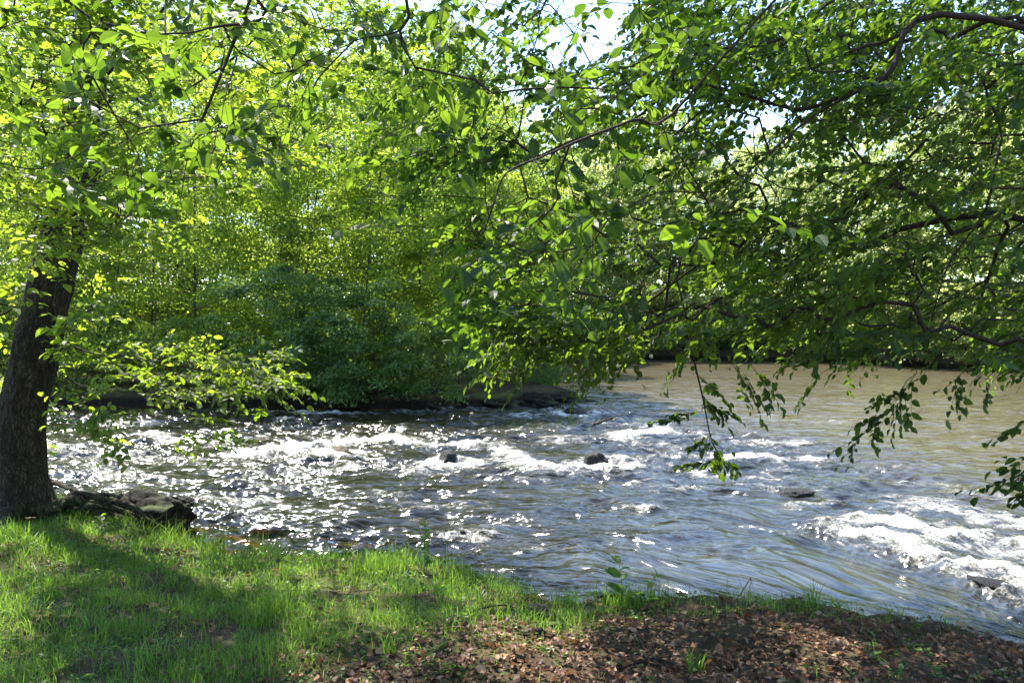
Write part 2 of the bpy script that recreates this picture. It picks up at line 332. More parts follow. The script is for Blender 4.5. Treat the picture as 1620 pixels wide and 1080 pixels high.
    return h, foam, shl, T_, u, v, sstep(-3.0, 3.5, x - calm + .8 * fbm(x * .5, y * .5, 3, 88))
ang = np.radians(np.linspace(-56, 56, 900)); rr = np.concatenate([np.geomspace(3.6, 30, 620), np.geomspace(30.2, 75, 90)])
A, R = np.meshgrid(ang, rr); WX = R * np.sin(A); WY = R * np.cos(A)
h, foam, shl, turb, fu, fv, calm_ = water_fields(WX, WY)
shl = shl.astype(float)
wm = mesh_np('river', np.stack([WX, WY, h], -1).reshape(-1, 3), [gridfaces(*A.shape)], smooth=True,
             attrs={'foam': foam.reshape(-1), 'shallow': shl.reshape(-1), 'turb': turb.reshape(-1), 'fu': fu.reshape(-1), 'fv': fv.reshape(-1), 'calm': calm_.reshape(-1)})
tag(obj('river', wm, M['water']), 'brown river with white rapids', kind='structure')

# ------------------------------------------------------------------ rocks, sticks, lumps
def rock_mesh(name, hw, hh, seed, flat=1.0, sub=4, lump=0.35):
    import bmesh
    bm = bmesh.new(); bmesh.ops.create_icosphere(bm, subdivisions=sub, radius=1.0)
    co = np.array([v.co[:] for v in bm.verts]); r = np.random.default_rng(seed); off = r.uniform(0, 50, 3)
    q = co * 1.3 + off
    n = fbm(q[:, 0] + q[:, 2] * .7, q[:, 1] - q[:, 2] * .6, 4, seed) + .6 * fbm(q[:, 1] * 1.9 + 7, q[:, 2] * 1.9, 3, seed + 5)
    for k in range(7):                          # chipped planes
        pl = nrm(r.normal(size=3)); d = co @ pl; lim = r.uniform(.55, .85); co = co - np.outer(np.maximum(d - lim, 0) * .9, pl)
    co = co * (1 + lump * n[:, None] * .5)
    co = co * np.array([hw, hw * r.uniform(.65, .9), hh]) * np.array([1, 1, flat])
    f = np.array([[v.index for v in p.verts] for p in bm.faces]); bm.free()
    return mesh_np(name, co, [f], smooth=True)
rl = ['small black wet rock left of centre parting the foam', 'dark pointed rock in white spray right of centre', 'tiny dark stone poking from the dark water near the grass bank',
      'brown rock beside the long white crest', 'low black rock at the lower right edge of the foam',
      'broad low dark rock just off the wooded point', 'low dark boulder under a wave upstream of the big foam']
for (px, py, hw, hh, sd, mt), lb in zip(rocks, rl):
    c = WZ(px, py); o = obj('river_rock', rock_mesh('river_rock', hw, hh + .06, sd, lump=.22), M[mt]); o.location = (c[0], c[1], 0.0)
    o.rotation_euler = (0, 0, sd); tag(o, lb, 'rock', 'rocks standing in the river')

def tube(pts, rad, n=8, rough=0.0, seed=0):
    pts = np.asarray(pts, float); rad = np.asarray(rad, float); d = np.gradient(pts, axis=0); d = nrm(d)
    ref = np.array([0.12, 0.31, 1.0]) if abs(d[0][2]) < .8 else np.array([1.0, 0.1, 0.05])
    a = nrm(np.cross(d, ref)); b = np.cross(d, a)
    th = np.linspace(0, 2 * np.pi, n, endpoint=False)
    ring = pts[:, None] + rad[:, None, None] * (np.cos(th)[None, :, None] * a[:, None] + np.sin(th)[None, :, None] * b[:, None])
    m_ = len(pts); i = np.arange(m_ * n).reshape(m_, n); j = np.roll(i, -1, 1)
    return ring.reshape(-1, 3), np.stack([i[:-1], j[:-1], j[1:], i[1:]], -1).reshape(-1, 4)
def cr(pts, k=6):
    """Catmull-Rom resample"""
    p = np.asarray(pts, float); p = np.vstack([2 * p[0] - p[1], p, 2 * p[-1] - p[-2]]); out = []
    for i in range(1, len(p) - 2):
        for t in np.linspace(0, 1, k, endpoint=False):
            out.append(.5 * ((2 * p[i]) + (p[i + 1] - p[i - 1]) * t + (2 * p[i - 1] - 5 * p[i] + 4 * p[i + 1] - p[i + 2]) * t * t + (3 * p[i] - p[i - 1] - 3 * p[i + 1] + p[i + 2]) * t ** 3))
    out.append(p[-2]); return np.array(out)
def join(parts):
    V, F, o = [], [], 0
    for v, f in parts: V.append(v); F.append(f + o); o += len(v)
    return np.vstack(V), np.vstack(F)
def stick(name, pts, r0, label, mat='twig', side=()):
    P = cr(pts, 5); P = P + RNG.normal(0, r0 * .25, P.shape); parts = [tube(P, np.linspace(r0, r0 * .35, len(P)), 7)]
    for k, v in side:
        q = P[int(k * (len(P) - 1))]; parts.append(tube(np.array([q, q + np.array(v) * .5 + [0, 0, .01], q + np.array(v)]), [r0 * .5, r0 * .35, r0 * .15], 5))
    v, f = join(parts); root = v.mean(0); me = mesh_np(name, v - root, [f], smooth=True)
    o = obj(name, me, M[mat]); o.location = root; tag(o, label, 'stick'); return o
def G(px, py, up=0.0):
    """point of the near bank seen at a pixel"""
    z = .6
    for _ in range(12): p = WZ(px, py, z); z = .5 * z + .5 * T(p[0], p[1])
    p = WZ(px, py, z); return np.array([p[0], p[1], z + up])
stick('fallen_stick', [G(945, 950, .03), G(975, 952, .05), G(1012, 957, .03)], .012, 'dark fallen stick on the mossy bank edge below the leafy seedling', side=((.5, (.05, .04, .04)),))
stick('fallen_stick', [G(1015, 1046, .02), G(1060, 1056, .03), G(1110, 1085, .03)], .013, 'long pale stick lying on the dead leaves at the bottom edge')
stick('fallen_stick', [G(975, 1062, .02), G(1040, 1048, .03), G(1000 + 90, 1040, .02)], .009, 'thin brown stick crossing the leaf litter at the bottom edge')
stick('fallen_stick', [G(745, 972, .02), G(790, 966, .04), G(830, 968, .02)], .009, 'small stick left of the mossy stump')
p = WZ(942, 668, .0)
stick('snagged_branch', [WZ(940, 672, .02), WZ(960, 664, .12), WZ(985, 656, .22)], .035, 'thin dark branch snagged in the rapids below the wooded point')
stick('dead_twig', [G(1185, 965, .0) + [0, .4, -.1], G(1215, 935, .25) + [0, .3, 0], G(1232, 905, .4) + [0, .3, 0]], .005, 'bare curved twig rising from the water at the bank edge')
stick('fallen_stick', [WZ(78, 762, .5), WZ(130, 778, .45), WZ(190, 795, .3)], .03, 'dark broken root branch sticking out beside the big trunk')

def lump(name, c, s, seed, label, cat, mat='rock_moss', lumpf=.6, rz=0):
    o = obj(name, rock_mesh(name, s[0], s[2], seed, sub=5, lump=lumpf * 1.7), M[mat]); o.scale = (1, s[1] / s[0] * 1.2, 1)
    o.location = tuple(c); o.rotation_euler = (0, 0, rz); tag(o, label, cat); return o
lump('mossy_rock', WZ(235, 822, .16), (.55, .4, .32), 61, 'dark undercut mossy rock at the water beside the big trunk', 'rock', mat='rock_dark', lumpf=.35)
lump('mossy_rock', WZ(165, 815, .42), (.40, .3, .22), 62, 'yellow mossy hump between the big trunk and the grass', 'rock', lumpf=.3)
lump('mossy_rock', WZ(280, 800, .02), (.22, .2, .16), 65, 'small wet rock with moss at the water end of the root mass', 'rock', mat='rock_dark', lumpf=.3)
c = G(845, 975); lump('mossy_stump', c + [0, 0, -.02], (.20, .16, .07), 63, 'low mossy stump on the bank beside the dead leaves', 'stump', lumpf=.8)
c = G(855, 1005); lump('half_buried_stone', c + [0, 0, -.02], (.08, .07, .05), 64, 'grey half buried stone below the mossy stump', 'rock')

for i, (x_, y_, sx, sz, lb) in enumerate([(1.55, 26.3, .9, .2, 'long dark rock forming the end of the wooded point'), (.6, 25.1, .7, .28, 'dark rounded rock under the wooded point'), (-.5, 24.3, .6, .28, 'dark wet rock at the foot of the slanting trees'), (-2.0, 23.7, .5, .25, 'dark rock at the waterline left of the slanting trees')]):
    lump('bank_rock', (x_, y_, .02), (sx, sx * .7, sz), 80 + i, lb, 'rock', mat='rock_dark')
# ------------------------------------------------------------------ leaves
LN_V = np.array([[0, 0, 0], [.48, 0, -.02], [1, 0, -.12], [.13, .2, .05], [.45, .34, .09], [.8, .2, .0], [.13, -.2, .05], [.45, -.34, .09], [.8, -.2, .0]])
LN_F = [np.array([[0, 1, 4, 3], [1, 2, 5, 4], [0, 6, 7, 1], [1, 7, 8, 2]])]
LF_V = np.array([[0, 0, 0], [.5, .36, .1], [1, 0, -.06], [.5, -.36, .1]])
LF_F = [np.array([[0, 2, 1], [0, 3, 2]])]
def leaves_mesh(name, P, D, N, Sz, near=True, tint=None, width=1.0, rng=RNG):
    tv, tf = (LN_V, LN_F) if near else (LF_V, LF_F)
    D = nrm(D); N = nrm(N - (N * D).sum(-1, keepdims=True) * D); B = np.cross(N, D)
    wv = (width * rng.uniform(.8, 1.15, len(P)))[:, None, None]
    V = P[:, None] + Sz[:, None, None] * (D[:, None] * tv[None, :, 0:1] + B[:, None] * tv[None, :, 1:2] * wv + N[:, None] * tv[None, :, 2:3] * rng.uniform(.2, 1.8, (len(P), 1, 1)))
    k = len(tv); off = (np.arange(len(P)) * k)[:, None, None]
    F = [(f[None] + off).reshape(-1, f.shape[1]) for f in tf]
    if tint is None: tint = rng.uniform(0, 1, len(P))
    uv = np.tile(tv[:, :2], (len(P), 1)) if near else None
    return mesh_np(name, V.reshape(-1, 3), F, attrs={'tint': np.repeat(tint, k)}, uv=uv)

# ------------------------------------------------------------------ growing trees: a skeleton reaches out to every spray
class Tree:
    def __init__(s, seed): s.p = []; s.par = []; s.pl = []; s.dir = []; s.tipw = {}; s.rng = np.random.default_rng(seed); s.sprays = []; s.fixed = {}
    def node(s, p, par):
        p = np.asarray(p, float); s.p.append(p); s.par.append(par)
        if par < 0: s.pl.append(0.); s.dir.append(np.array([0, 0, 1.]))
        else:
            d = p - s.p[par]; L = np.linalg.norm(d); s.pl.append(s.pl[par] + L); s.dir.append(d / max(L, 1e-6))
        return len(s.p) - 1
    def limb(s, pts, k=5, par=None, jit=0.0):
        P = cr(pts, k); ids = []
        if par is None and s.p: par = int(np.argmin(np.linalg.norm(np.array(s.p) - P[0], axis=1)))
        if par is None: par = -1
        for i, q in enumerate(P):
            if par >= 0 and i == 0 and np.linalg.norm(s.p[par] - q) < .03: ids.append(par); continue
            if jit and 0 < i: q = q + s.rng.normal(0, jit, 3)
            par = s.node(q, par); ids.append(par)
        return ids
    def grow(s, A, Dr, step=.35, jit=.03, w=.35, droop=0.0, root=None, cap=1e9, maxd=None):
        """attach anchors A (n,3) with final direction Dr (n,3)"""
        r0 = s.p[0] if root is None else root
        order = np.argsort(np.linalg.norm(A - r0, axis=1)); cap_n = 60000
        buf = np.zeros((cap_n, 3)); plb = np.zeros(cap_n); n = len(s.p); buf[:n] = s.p; plb[:n] = s.pl
        for i in order:
            a = A[i]; dd = np.linalg.norm(buf[:n] - a, axis=1); up = np.maximum(a[2] - buf[:n, 2], 0)
            j = int(np.argmin(dd + w * plb[:n] * .25 + up * .25)); d = dd[j]
            if maxd and d > maxd: continue
            p0 = s.p[j]; c = p0 + s.dir[j] * d * .38; c2 = a - Dr[i] * d * .3 + np.array([0, 0, droop * d])
            m = max(2, int(math.ceil(d / step))); par = j
            for t in np.linspace(0, 1, m + 1)[1:]:
                q = (1 - t) ** 3 * p0 + 3 * (1 - t) ** 2 * t * c + 3 * (1 - t) * t * t * c2 + t ** 3 * a
                if t < 1: q = q + s.rng.normal(0, jit, 3)
                par = s.node(q, par); buf[n] = q; plb[n] = s.pl[par]; n += 1
            s.sprays.append((par, a, nrm(Dr[i])))
    def radii(s, r0, ex=2.2, rmax=1.0):
        n = len(s.p); acc = np.zeros(n); ch = np.zeros(n, int)
        for i in range(n):
            if s.par[i] >= 0: ch[s.par[i]] += 1
        acc[ch == 0] = 1.0
        for i in range(n - 1, 0, -1):
            if s.par[i] >= 0: acc[s.par[i]] += acc[i]
        r = r0 * np.maximum(acc, 1) ** (1 / ex)
        return np.minimum(r, rmax), acc
    def wood(s, r0, ex=2.2, rmax=1.0, big=8, small=4, skip=0.0, minr=0.0):
        r, acc = s.radii(r0, ex, rmax); n = len(s.p); best = -np.ones(n, int)
        for i in range(1, n):
            q = s.par[i]
            if best[q] < 0 or acc[i] > acc[best[q]]: best[q] = i
        parts4, done = [], np.zeros(n, bool)
        for i in range(n):
            q = s.par[i]
            if q >= 0 and best[q] == i: continue        # continued by its parent's chain
            ch = [i]; j = i
            while best[j] >= 0: j = best[j]; ch.append(j)
            pts = [s.p[k] for k in ch]; rad = [r[k] for k in ch]
            if q >= 0: pts = [s.p[q]] + pts; rad = [min(r[q], rad[0] * 1.25)] + rad
            if len(pts) < 2 or max(rad) < minr: continue
            if q < 0 and skip: pass
            rad[-1] *= .5
            parts4.append(tube(pts, rad, big if max(rad) > .03 else (5 if max(rad) > .008 else small)))
        return join(parts4)

def spray_leaves(t, size=.075, L=.45, spacing=.045, side=3, flat=.22, droopy=.14, near=True):
    """flat alternate-leaved twigs: returns leaf arrays and extra twig tubes"""
    P, D, N, tubes = [], [], [], []; rg = t.rng
    for sp in t.sprays:
        idx, a, d = sp[:3]; LL, SS = (sp[3], sp[4]) if len(sp) > 3 else (None, None)
        up = nrm(np.array([0, 0, 1.]) + rg.normal(0, flat, 3)); up = nrm(up - (up @ d) * d); sd = np.cross(up, d)
        def twig(o, dr, ln):
            m = max(3, int(ln / spacing)); ts = (np.arange(m) + .6) / m
            dr = nrm(dr); end = dr * ln; sag = np.array([0, 0, -droopy * ln])
            pts = o + ts[:, None] * end + (ts ** 2)[:, None] * sag
            tg = nrm(end[None] + 2 * ts[:, None] * sag[None]); s2 = nrm(np.cross(up[None], tg))
            sg = np.where(np.arange(m) % 2, 1., -1.)[:, None]
            ld = nrm(tg * .75 + s2 * sg * rg.uniform(.6, 1.0, (m, 1)) + rg.normal(0, .22, (m, 3)) + np.array([0, 0, -.22]))
            P.append(pts + rg.normal(0, .006, (m, 3))); D.append(ld); N.append(up[None] + rg.normal(0, .36, (m, 3)))
            tubes.append(tube(np.vstack([o, pts[[m // 2, -1]]]), [.0022, .0016, .0008], 3))
        Lx = L * rg.uniform(.6, 1.3) if LL is None else LL; twig(a, d, Lx)
        for k in range(rg.integers(max(1, side - 1), side + 2) if SS is None else SS):
            t0 = rg.uniform(.05, .65); sg = rg.choice([-1, 1])
            twig(a + d * Lx * t0 + np.array([0, 0, -droopy * Lx * t0 * t0]), d * .7 + sd * sg * rg.uniform(.5, 1.1), Lx * rg.uniform(.4, .75) * (1 - .4 * t0))
    P, D, N = np.vstack(P), np.vstack(D), np.vstack(N)
    return P, D, N, size * rg.uniform(.5, 1.3, len(P)), tubes

def anchors_px(n, poly_top, poly_bot, xr, dr, rng, clump=None):
    """random anchors between two px curves (x->y tables) and a depth range"""
    out = []
    px = rng.uniform(*xr, n); t = rng.uniform(0, 1, n)
    y0 = np.interp(px, *zip(*poly_top)); y1 = np.interp(px, *zip(*poly_bot)); py = y0 + (y1 - y0) * t
    Y_ = rng.uniform(*dr, n)
    return np.stack([(px - 810) / FPX * Y_, Y_, CAMZ - (py - 510) / FPX * Y_], -1)
def filt(A, keep):
    return A[keep]
def pxof(A): return 810 + A[:, 0] / A[:, 1] * FPX, 510 - (A[:, 2] - CAMZ) / A[:, 1] * FPX

def finish_tree(t, root, lm, leaf_kw, r0, ex=2.2, rmax=.3, mat='twig', names=('branches', 'foliage')):
    P, D, N, Sz, tubes = spray_leaves(t, **leaf_kw)
    v, f = t.wood(r0, ex, rmax); v2, f2 = join(tubes)
    v, f = join([(v, f), (v2, f2)])
    obj(names[0], local(mesh_np(names[0], v, [f], smooth=True), root), M[mat], root)
    obj(names[1], local(leaves_mesh(names[1], P, D, N, Sz, True, rng=t.rng, tint=np.clip(.5 + .9 * fbm(P[:, 0] * 1.6 + P[:, 1], P[:, 2] * 1.6 + P[:, 1] * .7, 2, 400) + t.rng.normal(0, .22, len(P)), 0, 1)), root), lm, root)
    return len(P)

SD = np.array([math.sin(SUN_AZ) * math.cos(SUN_EL), math.cos(SUN_AZ) * math.cos(SUN_EL), math.sin(SUN_EL)])
LIT = []            # (point, radius): openings in the canopies that let the sun reach these places
for a_, b_, n_, d_, r_ in (((750, 600), (1000, 560), 6, 5.6, .75), ((1000, 590), (1180, 600), 3, 5.4, .45), ((100, 580), (420, 600), 5, 8, .6)):
    for k_ in np.linspace(0, 1, n_): LIT.append((W(a_[0] + (b_[0] - a_[0]) * k_, a_[1] + (b_[1] - a_[1]) * k_, d_), r_))
for px_, py_, r_ in ((60, 835, .5), (330, 890, .4), (450, 900, .5), (600, 905, .5), (720, 925, .4), (800, 950, .3), (690, 945, .3), (30, 985, .35), (350, 920, .3), (60, 1060, .4), (1000, 955, .4), (1110, 950, .3), (1220, 990, .15), (1310, 1000, .15),
                     (870, 985, .2), (960, 990, .15), (150, 900, .15), (600, 985, .2), (1450, 1010, .12), (1100, 1020, .12), (1250, 1050, .1)): LIT.append((WZ(px_, py_, .6), r_))
for px_, py_ in ((1350, 840), (1500, 880), (1600, 920), (1200, 880), (1000, 860), (800, 830), (600, 790), (500, 830), (400, 790), (1500, 800)): LIT.append((WZ(px_, py_, 0), .9))
LIT.append((W(985, 910, 6.0), .35)); LIT.append((W(672, 870, 7.0), .35)); _r = np.random.default_rng(99)
for _ in range(34): LIT.append((WZ(_r.uniform(450, 1600), _r.uniform(970, 1080), .6), _r.uniform(.08, .2)))
def sun_open(A, grow=0.0, L=None):
    keep = np.ones(len(A), bool)
    for p_, r_ in (L or LIT):
        v_ = A - p_; s_ = v_ @ SD; d_ = np.linalg.norm(v_ - s_[:, None] * SD, axis=1); keep &= ~((s_ > 1.2) & (d_ < r_ + grow))
    return A[keep]

# ---- tree 1: the big trunk at the left
R0 = np.array([-4.95, 8.45, T(-4.95, 8.45)])
tr = thing('riverside_tree', 'big leaning tree with rough grey trunk and flared roots at the left edge', 'tree', R0)
ctr = np.array([W(28, 810, 8.45), W(30, 740, 8.45), W(36, 650, 8.45), W(52, 580, 8.45), W(72, 480, 8.45), W(98, 380, 8.5), W(118, 280, 8.6), W(135, 160, 8.7), W(150, 20, 8.8), W(165, -120, 8.9), W(160, -300, 9.0)])
CT = cr(ctr, 9); zz = CT[:, 2]; hrel = np.clip(zz - R0[2], 0, 9)
rad = np.interp(hrel, [0, .15, .4, .9, 2.4, 4, 6, 9], [.40, .34, .275, .235, .21, .18, .15, .10])
nA = 72; th = np.linspace(0, 2 * np.pi, nA, endpoint=False); vv = []
for i, c in enumerate(CT):
    fl = np.exp(-hrel[i] / .45); lob = 1 + fl * (.30 * np.cos(5 * th + .8) + .15 * np.cos(3 * th + 2)) + .05 * np.cos(4 * th + hrel[i])
    bn = fbm(th * 3.2 / 1 + 40, np.full(nA, zz[i] * 2.0), 4, 300, .6) * np.minimum(1, 1)
    r = rad[i] * lob * (1 + .06 * bn) + .012 * (np.abs(fbm(np.cos(th) * 5, np.sin(th) * 5 + zz[i] * 1.1, 3, 310)))
    vv.append(c + np.stack([np.cos(th) * r, np.sin(th) * r, np.zeros(nA)], -1))
vv = np.vstack(vv); m_ = len(CT); ii = np.arange(m_ * nA).reshape(m_, nA); jj = np.roll(ii, -1, 1)
tm = mesh_np('trunk', vv, [np.stack([ii[:-1], jj[:-1], jj[1:], ii[1:]], -1).reshape(-1, 4)], smooth=True)
obj('trunk', local(tm, tr), M['bark'], tr)
for pts, r in (([(-4.8, 8.3), (-4.45, 8.5), (-4.1, 8.65), (-3.6, 8.6)], .13), ([(-5.0, 8.2), (-4.9, 7.9), (-4.7, 7.6)], .12), ([(-5.2, 8.3), (-5.6, 8.1), (-6, 8.0)], .12), ([(-4.7, 8.5), (-4.4, 8.9), (-4.3, 9.3)], .11)):
    Q = [np.array([x, y, T(x, y) + .09 - .05 * i]) for i, (x, y) in enumerate(pts)]; Q = cr(Q, 6)
    v, f = tube(Q, np.linspace(r, r * .35, len(Q)), 12); obj('root', local(mesh_np('root', v, [f], smooth=True), tr), M['bark'], tr)
_q = np.random.default_rng(17)
for k_ in range(7):
    a0 = np.array([-4.75 + _q.uniform(-.1, .15), 8.3 + _q.uniform(-.2, .3)]); a1 = np.array([-3.45 + _q.uniform(-.6, .3), 8.35 + _q.uniform(-.1, .7)])
    Q = []
    for t_ in np.linspace(0, 1, 7):
        xy_ = a0 + (a1 - a0) * t_ + _q.normal(0, .07, 2) * (0 < t_ < 1); Q.append([xy_[0], xy_[1], max(T(*xy_), .05) + (.12 if t_ < .9 else -.05) + .12 * math.sin(t_ * 3) * _q.uniform(0, 1.3)])
    v, f = tube(cr(Q, 4), np.linspace(_q.uniform(.03, .055), .010, 25), 8); obj('root', local(mesh_np('root', v, [f], smooth=True), tr), M['bark'], tr)
t = Tree(11); b = t.limb([W(72, 480, 8.45), W(98, 380, 8.5), W(118, 280, 8.6), W(135, 160, 8.7), W(150, 20, 8.8), W(165, -120, 8.9), W(170, -300, 9.0)], 4)
t.limb([W(118, 280, 8.6), W(180, 150, 8.0), W(240, 168, 7.4), W(330, 120, 6.8), W(400, 65, 6.3), W(430, 20, 6.0)], 5)
t.limb([W(135, 160, 8.7), W(220, 60, 9.2), W(330, -60, 9.6), W(480, -160, 10)], 5)
t.limb([W(150, 20, 8.8), W(60, -120, 8.0), W(-80, -260, 7.2)], 4)
t.limb([W(118, 280, 8.6), W(40, 180, 7.5), W(-60, 90, 6.5)], 4)
t.limb([W(165, -120, 8.9), W(320, -330, 8.2), W(520, -500, 7.6)], 4)
t.limb([W(118, 280, 8.6), W(230, 210, 9.0), W(330, 255, 9.3), W(395, 300, 9.5), W(440, 370, 9.6), W(490, 390, 9.7), W(535, 432, 9.8)], 5)
t.limb([W(440, 370, 9.6), W(452, 405, 9.6), W(460, 445, 9.6)], 4)
rg = t.rng
top = [(-300, -20), (0, -20), (700, -20)]; bot = [(-300, 560), (0, 560), (120, 560), (200, 430), (330, 330), (450, 300), (560, 200), (700, 60)]
A1 = np.vstack([anchors_px(560, top, bot, (-260, 640), (5.5, 12), rg), anchors_px(110, [(20, -20), (220, -20)], [(20, 380), (220, 400)], (20, 220), (5.5, 8.0), rg), anchors_px(48, [(40, -40), (200, -40)], [(40, 60), (200, 60)], (50, 190), (6, 7.8), rg), anchors_px(55, [(20, 230), (200, 230)], [(20, 400), (200, 420)], (40, 200), (6.5, 7.9), rg)])
A2 = anchors_px(95, [(60, 535), (460, 560)], [(60, 650), (460, 625)], (70, 440), (7.4, 9.5), rg)       # low sprays over the water
A3 = anchors_px(18, [(60, 630), (400, 650)], [(60, 700), (400, 710)], (80, 390), (7.0, 9.0), rg)
A4 = np.stack([rg.uniform(-9.5, -0.5, 1250), rg.uniform(6.5, 13, 1250), rg.uniform(0, 3.2, 1250)], -1); A4[:, 2] += .42 * A4[:, 1] + 3; A4 = A4[fbm(A4[:, 0] * .55, A4[:, 1] * .55, 2, 501) > -.28]       # crown above the frame
t.limb([W(72, 480, 8.45) + [0, 0, -.3], W(150, 560, 8.3), W(270, 575, 8.1), W(380, 600, 8.0)], 5)
t.limb([W(60, 560, 8.45), W(130, 610, 8.2), W(250, 610, 8.0), W(330, 620, 8.0)], 5)
t.limb([W(52, 590, 8.45), W(120, 660, 8.0), W(210, 655, 7.8), W(300, 675, 7.7)], 5)
A4 = sun_open(A4, -.05); A1 = sun_open(A1, 0, LIT[:6])
for A, dr in ((A1, None), (A2, None), (A3, None), (A4, None)):
    out = A - np.array([-4.7, 8.5, 0]); out[:, 2] *= .2; Dr = nrm(nrm(out) + rg.normal(0, .4, A.shape) + np.array([.1, 0, -.2]))
    t.grow(A, Dr, step=.4, jit=.03, w=.5, droop=.12)
nl = finish_tree(t, tr, M['leaf_left'], dict(size=.074, L=.42, spacing=.045, side=3), .0026, 2.25, .14); print('left tree leaves', nl)

# ---- tree 2: trunk outside the frame at the right, long boughs over the water
def plain_trunk(root, pts, rads, mat='bark'):
    P = cr(pts, 8); v, f = tube(P, np.interp(np.linspace(0, 1, len(P)), np.linspace(0, 1, len(rads)), rads), 28)
    ctr_ = np.repeat(P, 28, 0); rr_ = v - ctr_; k = 1 + .08 * fbm(rr_[:, 0] * 20 + v[:, 2], rr_[:, 1] * 20 + v[:, 2] * .7, 3, 7); v = ctr_ + rr_ * k[:, None]
    return obj('trunk', local(mesh_np('trunk', v, [f], smooth=True), root), M[mat], root)
R1 = np.array([5.6, 3.9, T(5.6, 3.9) - .05])
tr2 = thing('overhanging_tree', 'dark tree reaching in from the right edge with long leafy boughs over the river', 'tree', R1)
tp = [R1, R1 + [0, .1, 1.5], R1 + [-.1, .2, 3], R1 + [-.1, .3, 4.6], R1 + [0, .2, 7]]
plain_trunk(tr2, tp, [.30, .22, .20, .17, .10])
t = Tree(21); t.limb(tp, 4); top_ = W(1640, 0, 4.4)
t.limb([R1 + [-.1, .2, 2.6], W(1560, 30, 4.4), W(1400, 122, 4.3), W(1285, 185, 4.2), W(1150, 295, 4.0), W(1040, 305, 3.9), W(960, 350, 3.8)], 6)
t.limb([W(1400, 122, 4.3), W(1285, 170, 4.5), W(1230, 166, 4.6), W(1160, 145, 4.7), W(1078, 134, 4.8), W(1000, 190, 4.7), W(900, 225, 4.6), W(810, 270, 4.5)], 6)
t.limb([R1 + [-.1, .3, 4.2], W(1560, 60, 5.2), W(1540, 130, 5.4), W(1480, 220, 5.5), W(1430, 290, 5.6), W(1410, 350, 5.6), W(1375, 405, 5.6), W(1330, 452, 5.7), W(1290, 490, 5.7), W(1180, 532, 5.8)], 6)
t.limb([R1 + [-.1, .25, 3.6], W(1480, -60, 5), W(1320, 0, 5.2), W(1270, 50, 5.3), W(1210, 88, 5.3), W(1160, 130, 5.4), W(1060, 220, 5.5)], 6)
t.limb([R1 + [-.1, .2, 2.8], W(1630, 100, 4.6), W(1585, 220, 4.6), W(1560, 330, 4.7), W(1500, 420, 4.8), W(1470, 520, 4.9)], 5)
t.limb([R1 + [0, .1, 2.0], W(1640, 350, 5.0), W(1595, 360, 5.2), W(1560, 450, 5.5)], 5)
t.limb([R1 + [0, .3, 5], W(1300, -200, 6), W(1100, -160, 6.5), W(950, -60, 6.6), W(850, 60, 6.6), W(790, 200, 6.5)], 6)
t.limb([W(1060, 220, 5.5), W(1130, 350, 5.2), W(1082, 400, 5.2), W(1070, 440, 5.2), W(1040, 462, 5.2)], 5)
t.limb([W(1070, 440, 5.2), W(1085, 500, 5.1), W(1098, 570, 5.0), W(1112, 630, 5.0), W(1124, 690, 5.0), W(1140, 725, 5.0)], 5)
t.limb([R1 + [0, .2, 6], W(1500, -600, 5.5), W(1200, -700, 6.5), W(900, -700, 7.5)], 5)
rg = t.rng
top = [(540, 20), (620, -20), (1900, -20)]
bot = [(540, 200), (640, 360), (760, 400), (860, 490), (930, 510), (1020, 530), (1120, 525), (1200, 530), (1300, 540), (1400, 565), (1480, 555), (1560, 570), (1700, 570), (1900, 570)]
A1 = np.vstack([anchors_px(1550, top, bot, (620, 1780), (4.0, 9.0), rg), anchors_px(230, top, bot, (1130, 1700), (4.0, 8.0), rg), anchors_px(60, [(760, 60), (1100, 60)], [(760, 250), (1100, 280)], (760, 1090), (5, 9), rg), anchors_px(210, [(1000, -20), (1700, -20)], [(1000, 120), (1700, 160)], (1040, 1640), (6, 10), rg)])
px, py = pxof(A1); gap = (((px - 950) / 60) ** 2 + ((py - 40) / 75) ** 2 < 1) | ((np.abs(px - 1270) < 50) & (np.abs(py - 240) < 45)) | (rg.uniform(0, 1, len(px)) < np.clip((1100 - px) / 1200, 0, .35))
gap_old = (((px - 950) / 75) ** 2 + ((py - 45) / 85) ** 2 < 1) | (((px - 1100) / 40) ** 2 + ((py - 180) / 60) ** 2 < 1) | ((np.abs(px - 1270) < 50) & (np.abs(py - 240) < 45)) | (rg.uniform(0, 1, len(px)) < np.clip((1150 - px) / 1100, 0, .45))
A1 = A1[~gap]
A5 = anchors_px(120, [(760, 470), (1050, 500)], [(780, 530), (1050, 560)], (790, 1050), (4.6, 6.5), rg)
A4 = np.stack([rg.uniform(-3, 4.5, 1700), rg.uniform(5.5, 12, 1700), rg.uniform(0, 3, 1700)], -1); A4[:, 2] += .42 * A4[:, 1] + 3
A4 = sun_open(A4, -.05); A1 = sun_open(A1, -.05, LIT[:6]); A1 = A1[(fbm(A1[:, 0] * .9 + 3, A1[:, 2] * 1.1 + A1[:, 1] * .45, 2, 601) > -.32) | (A1[:, 2] > 2.5 + .3 * A1[:, 1])]
for A in (A1, A5, A4):
    out = A - np.array([5.6, 3.5, 0]); out[:, 2] = -.3; Dr = nrm(nrm(out) + rg.normal(0, .45, A.shape) + np.array([-.1, 0, -.25]))
    t.grow(A, Dr, step=.4, jit=.03, w=.5, droop=.12)
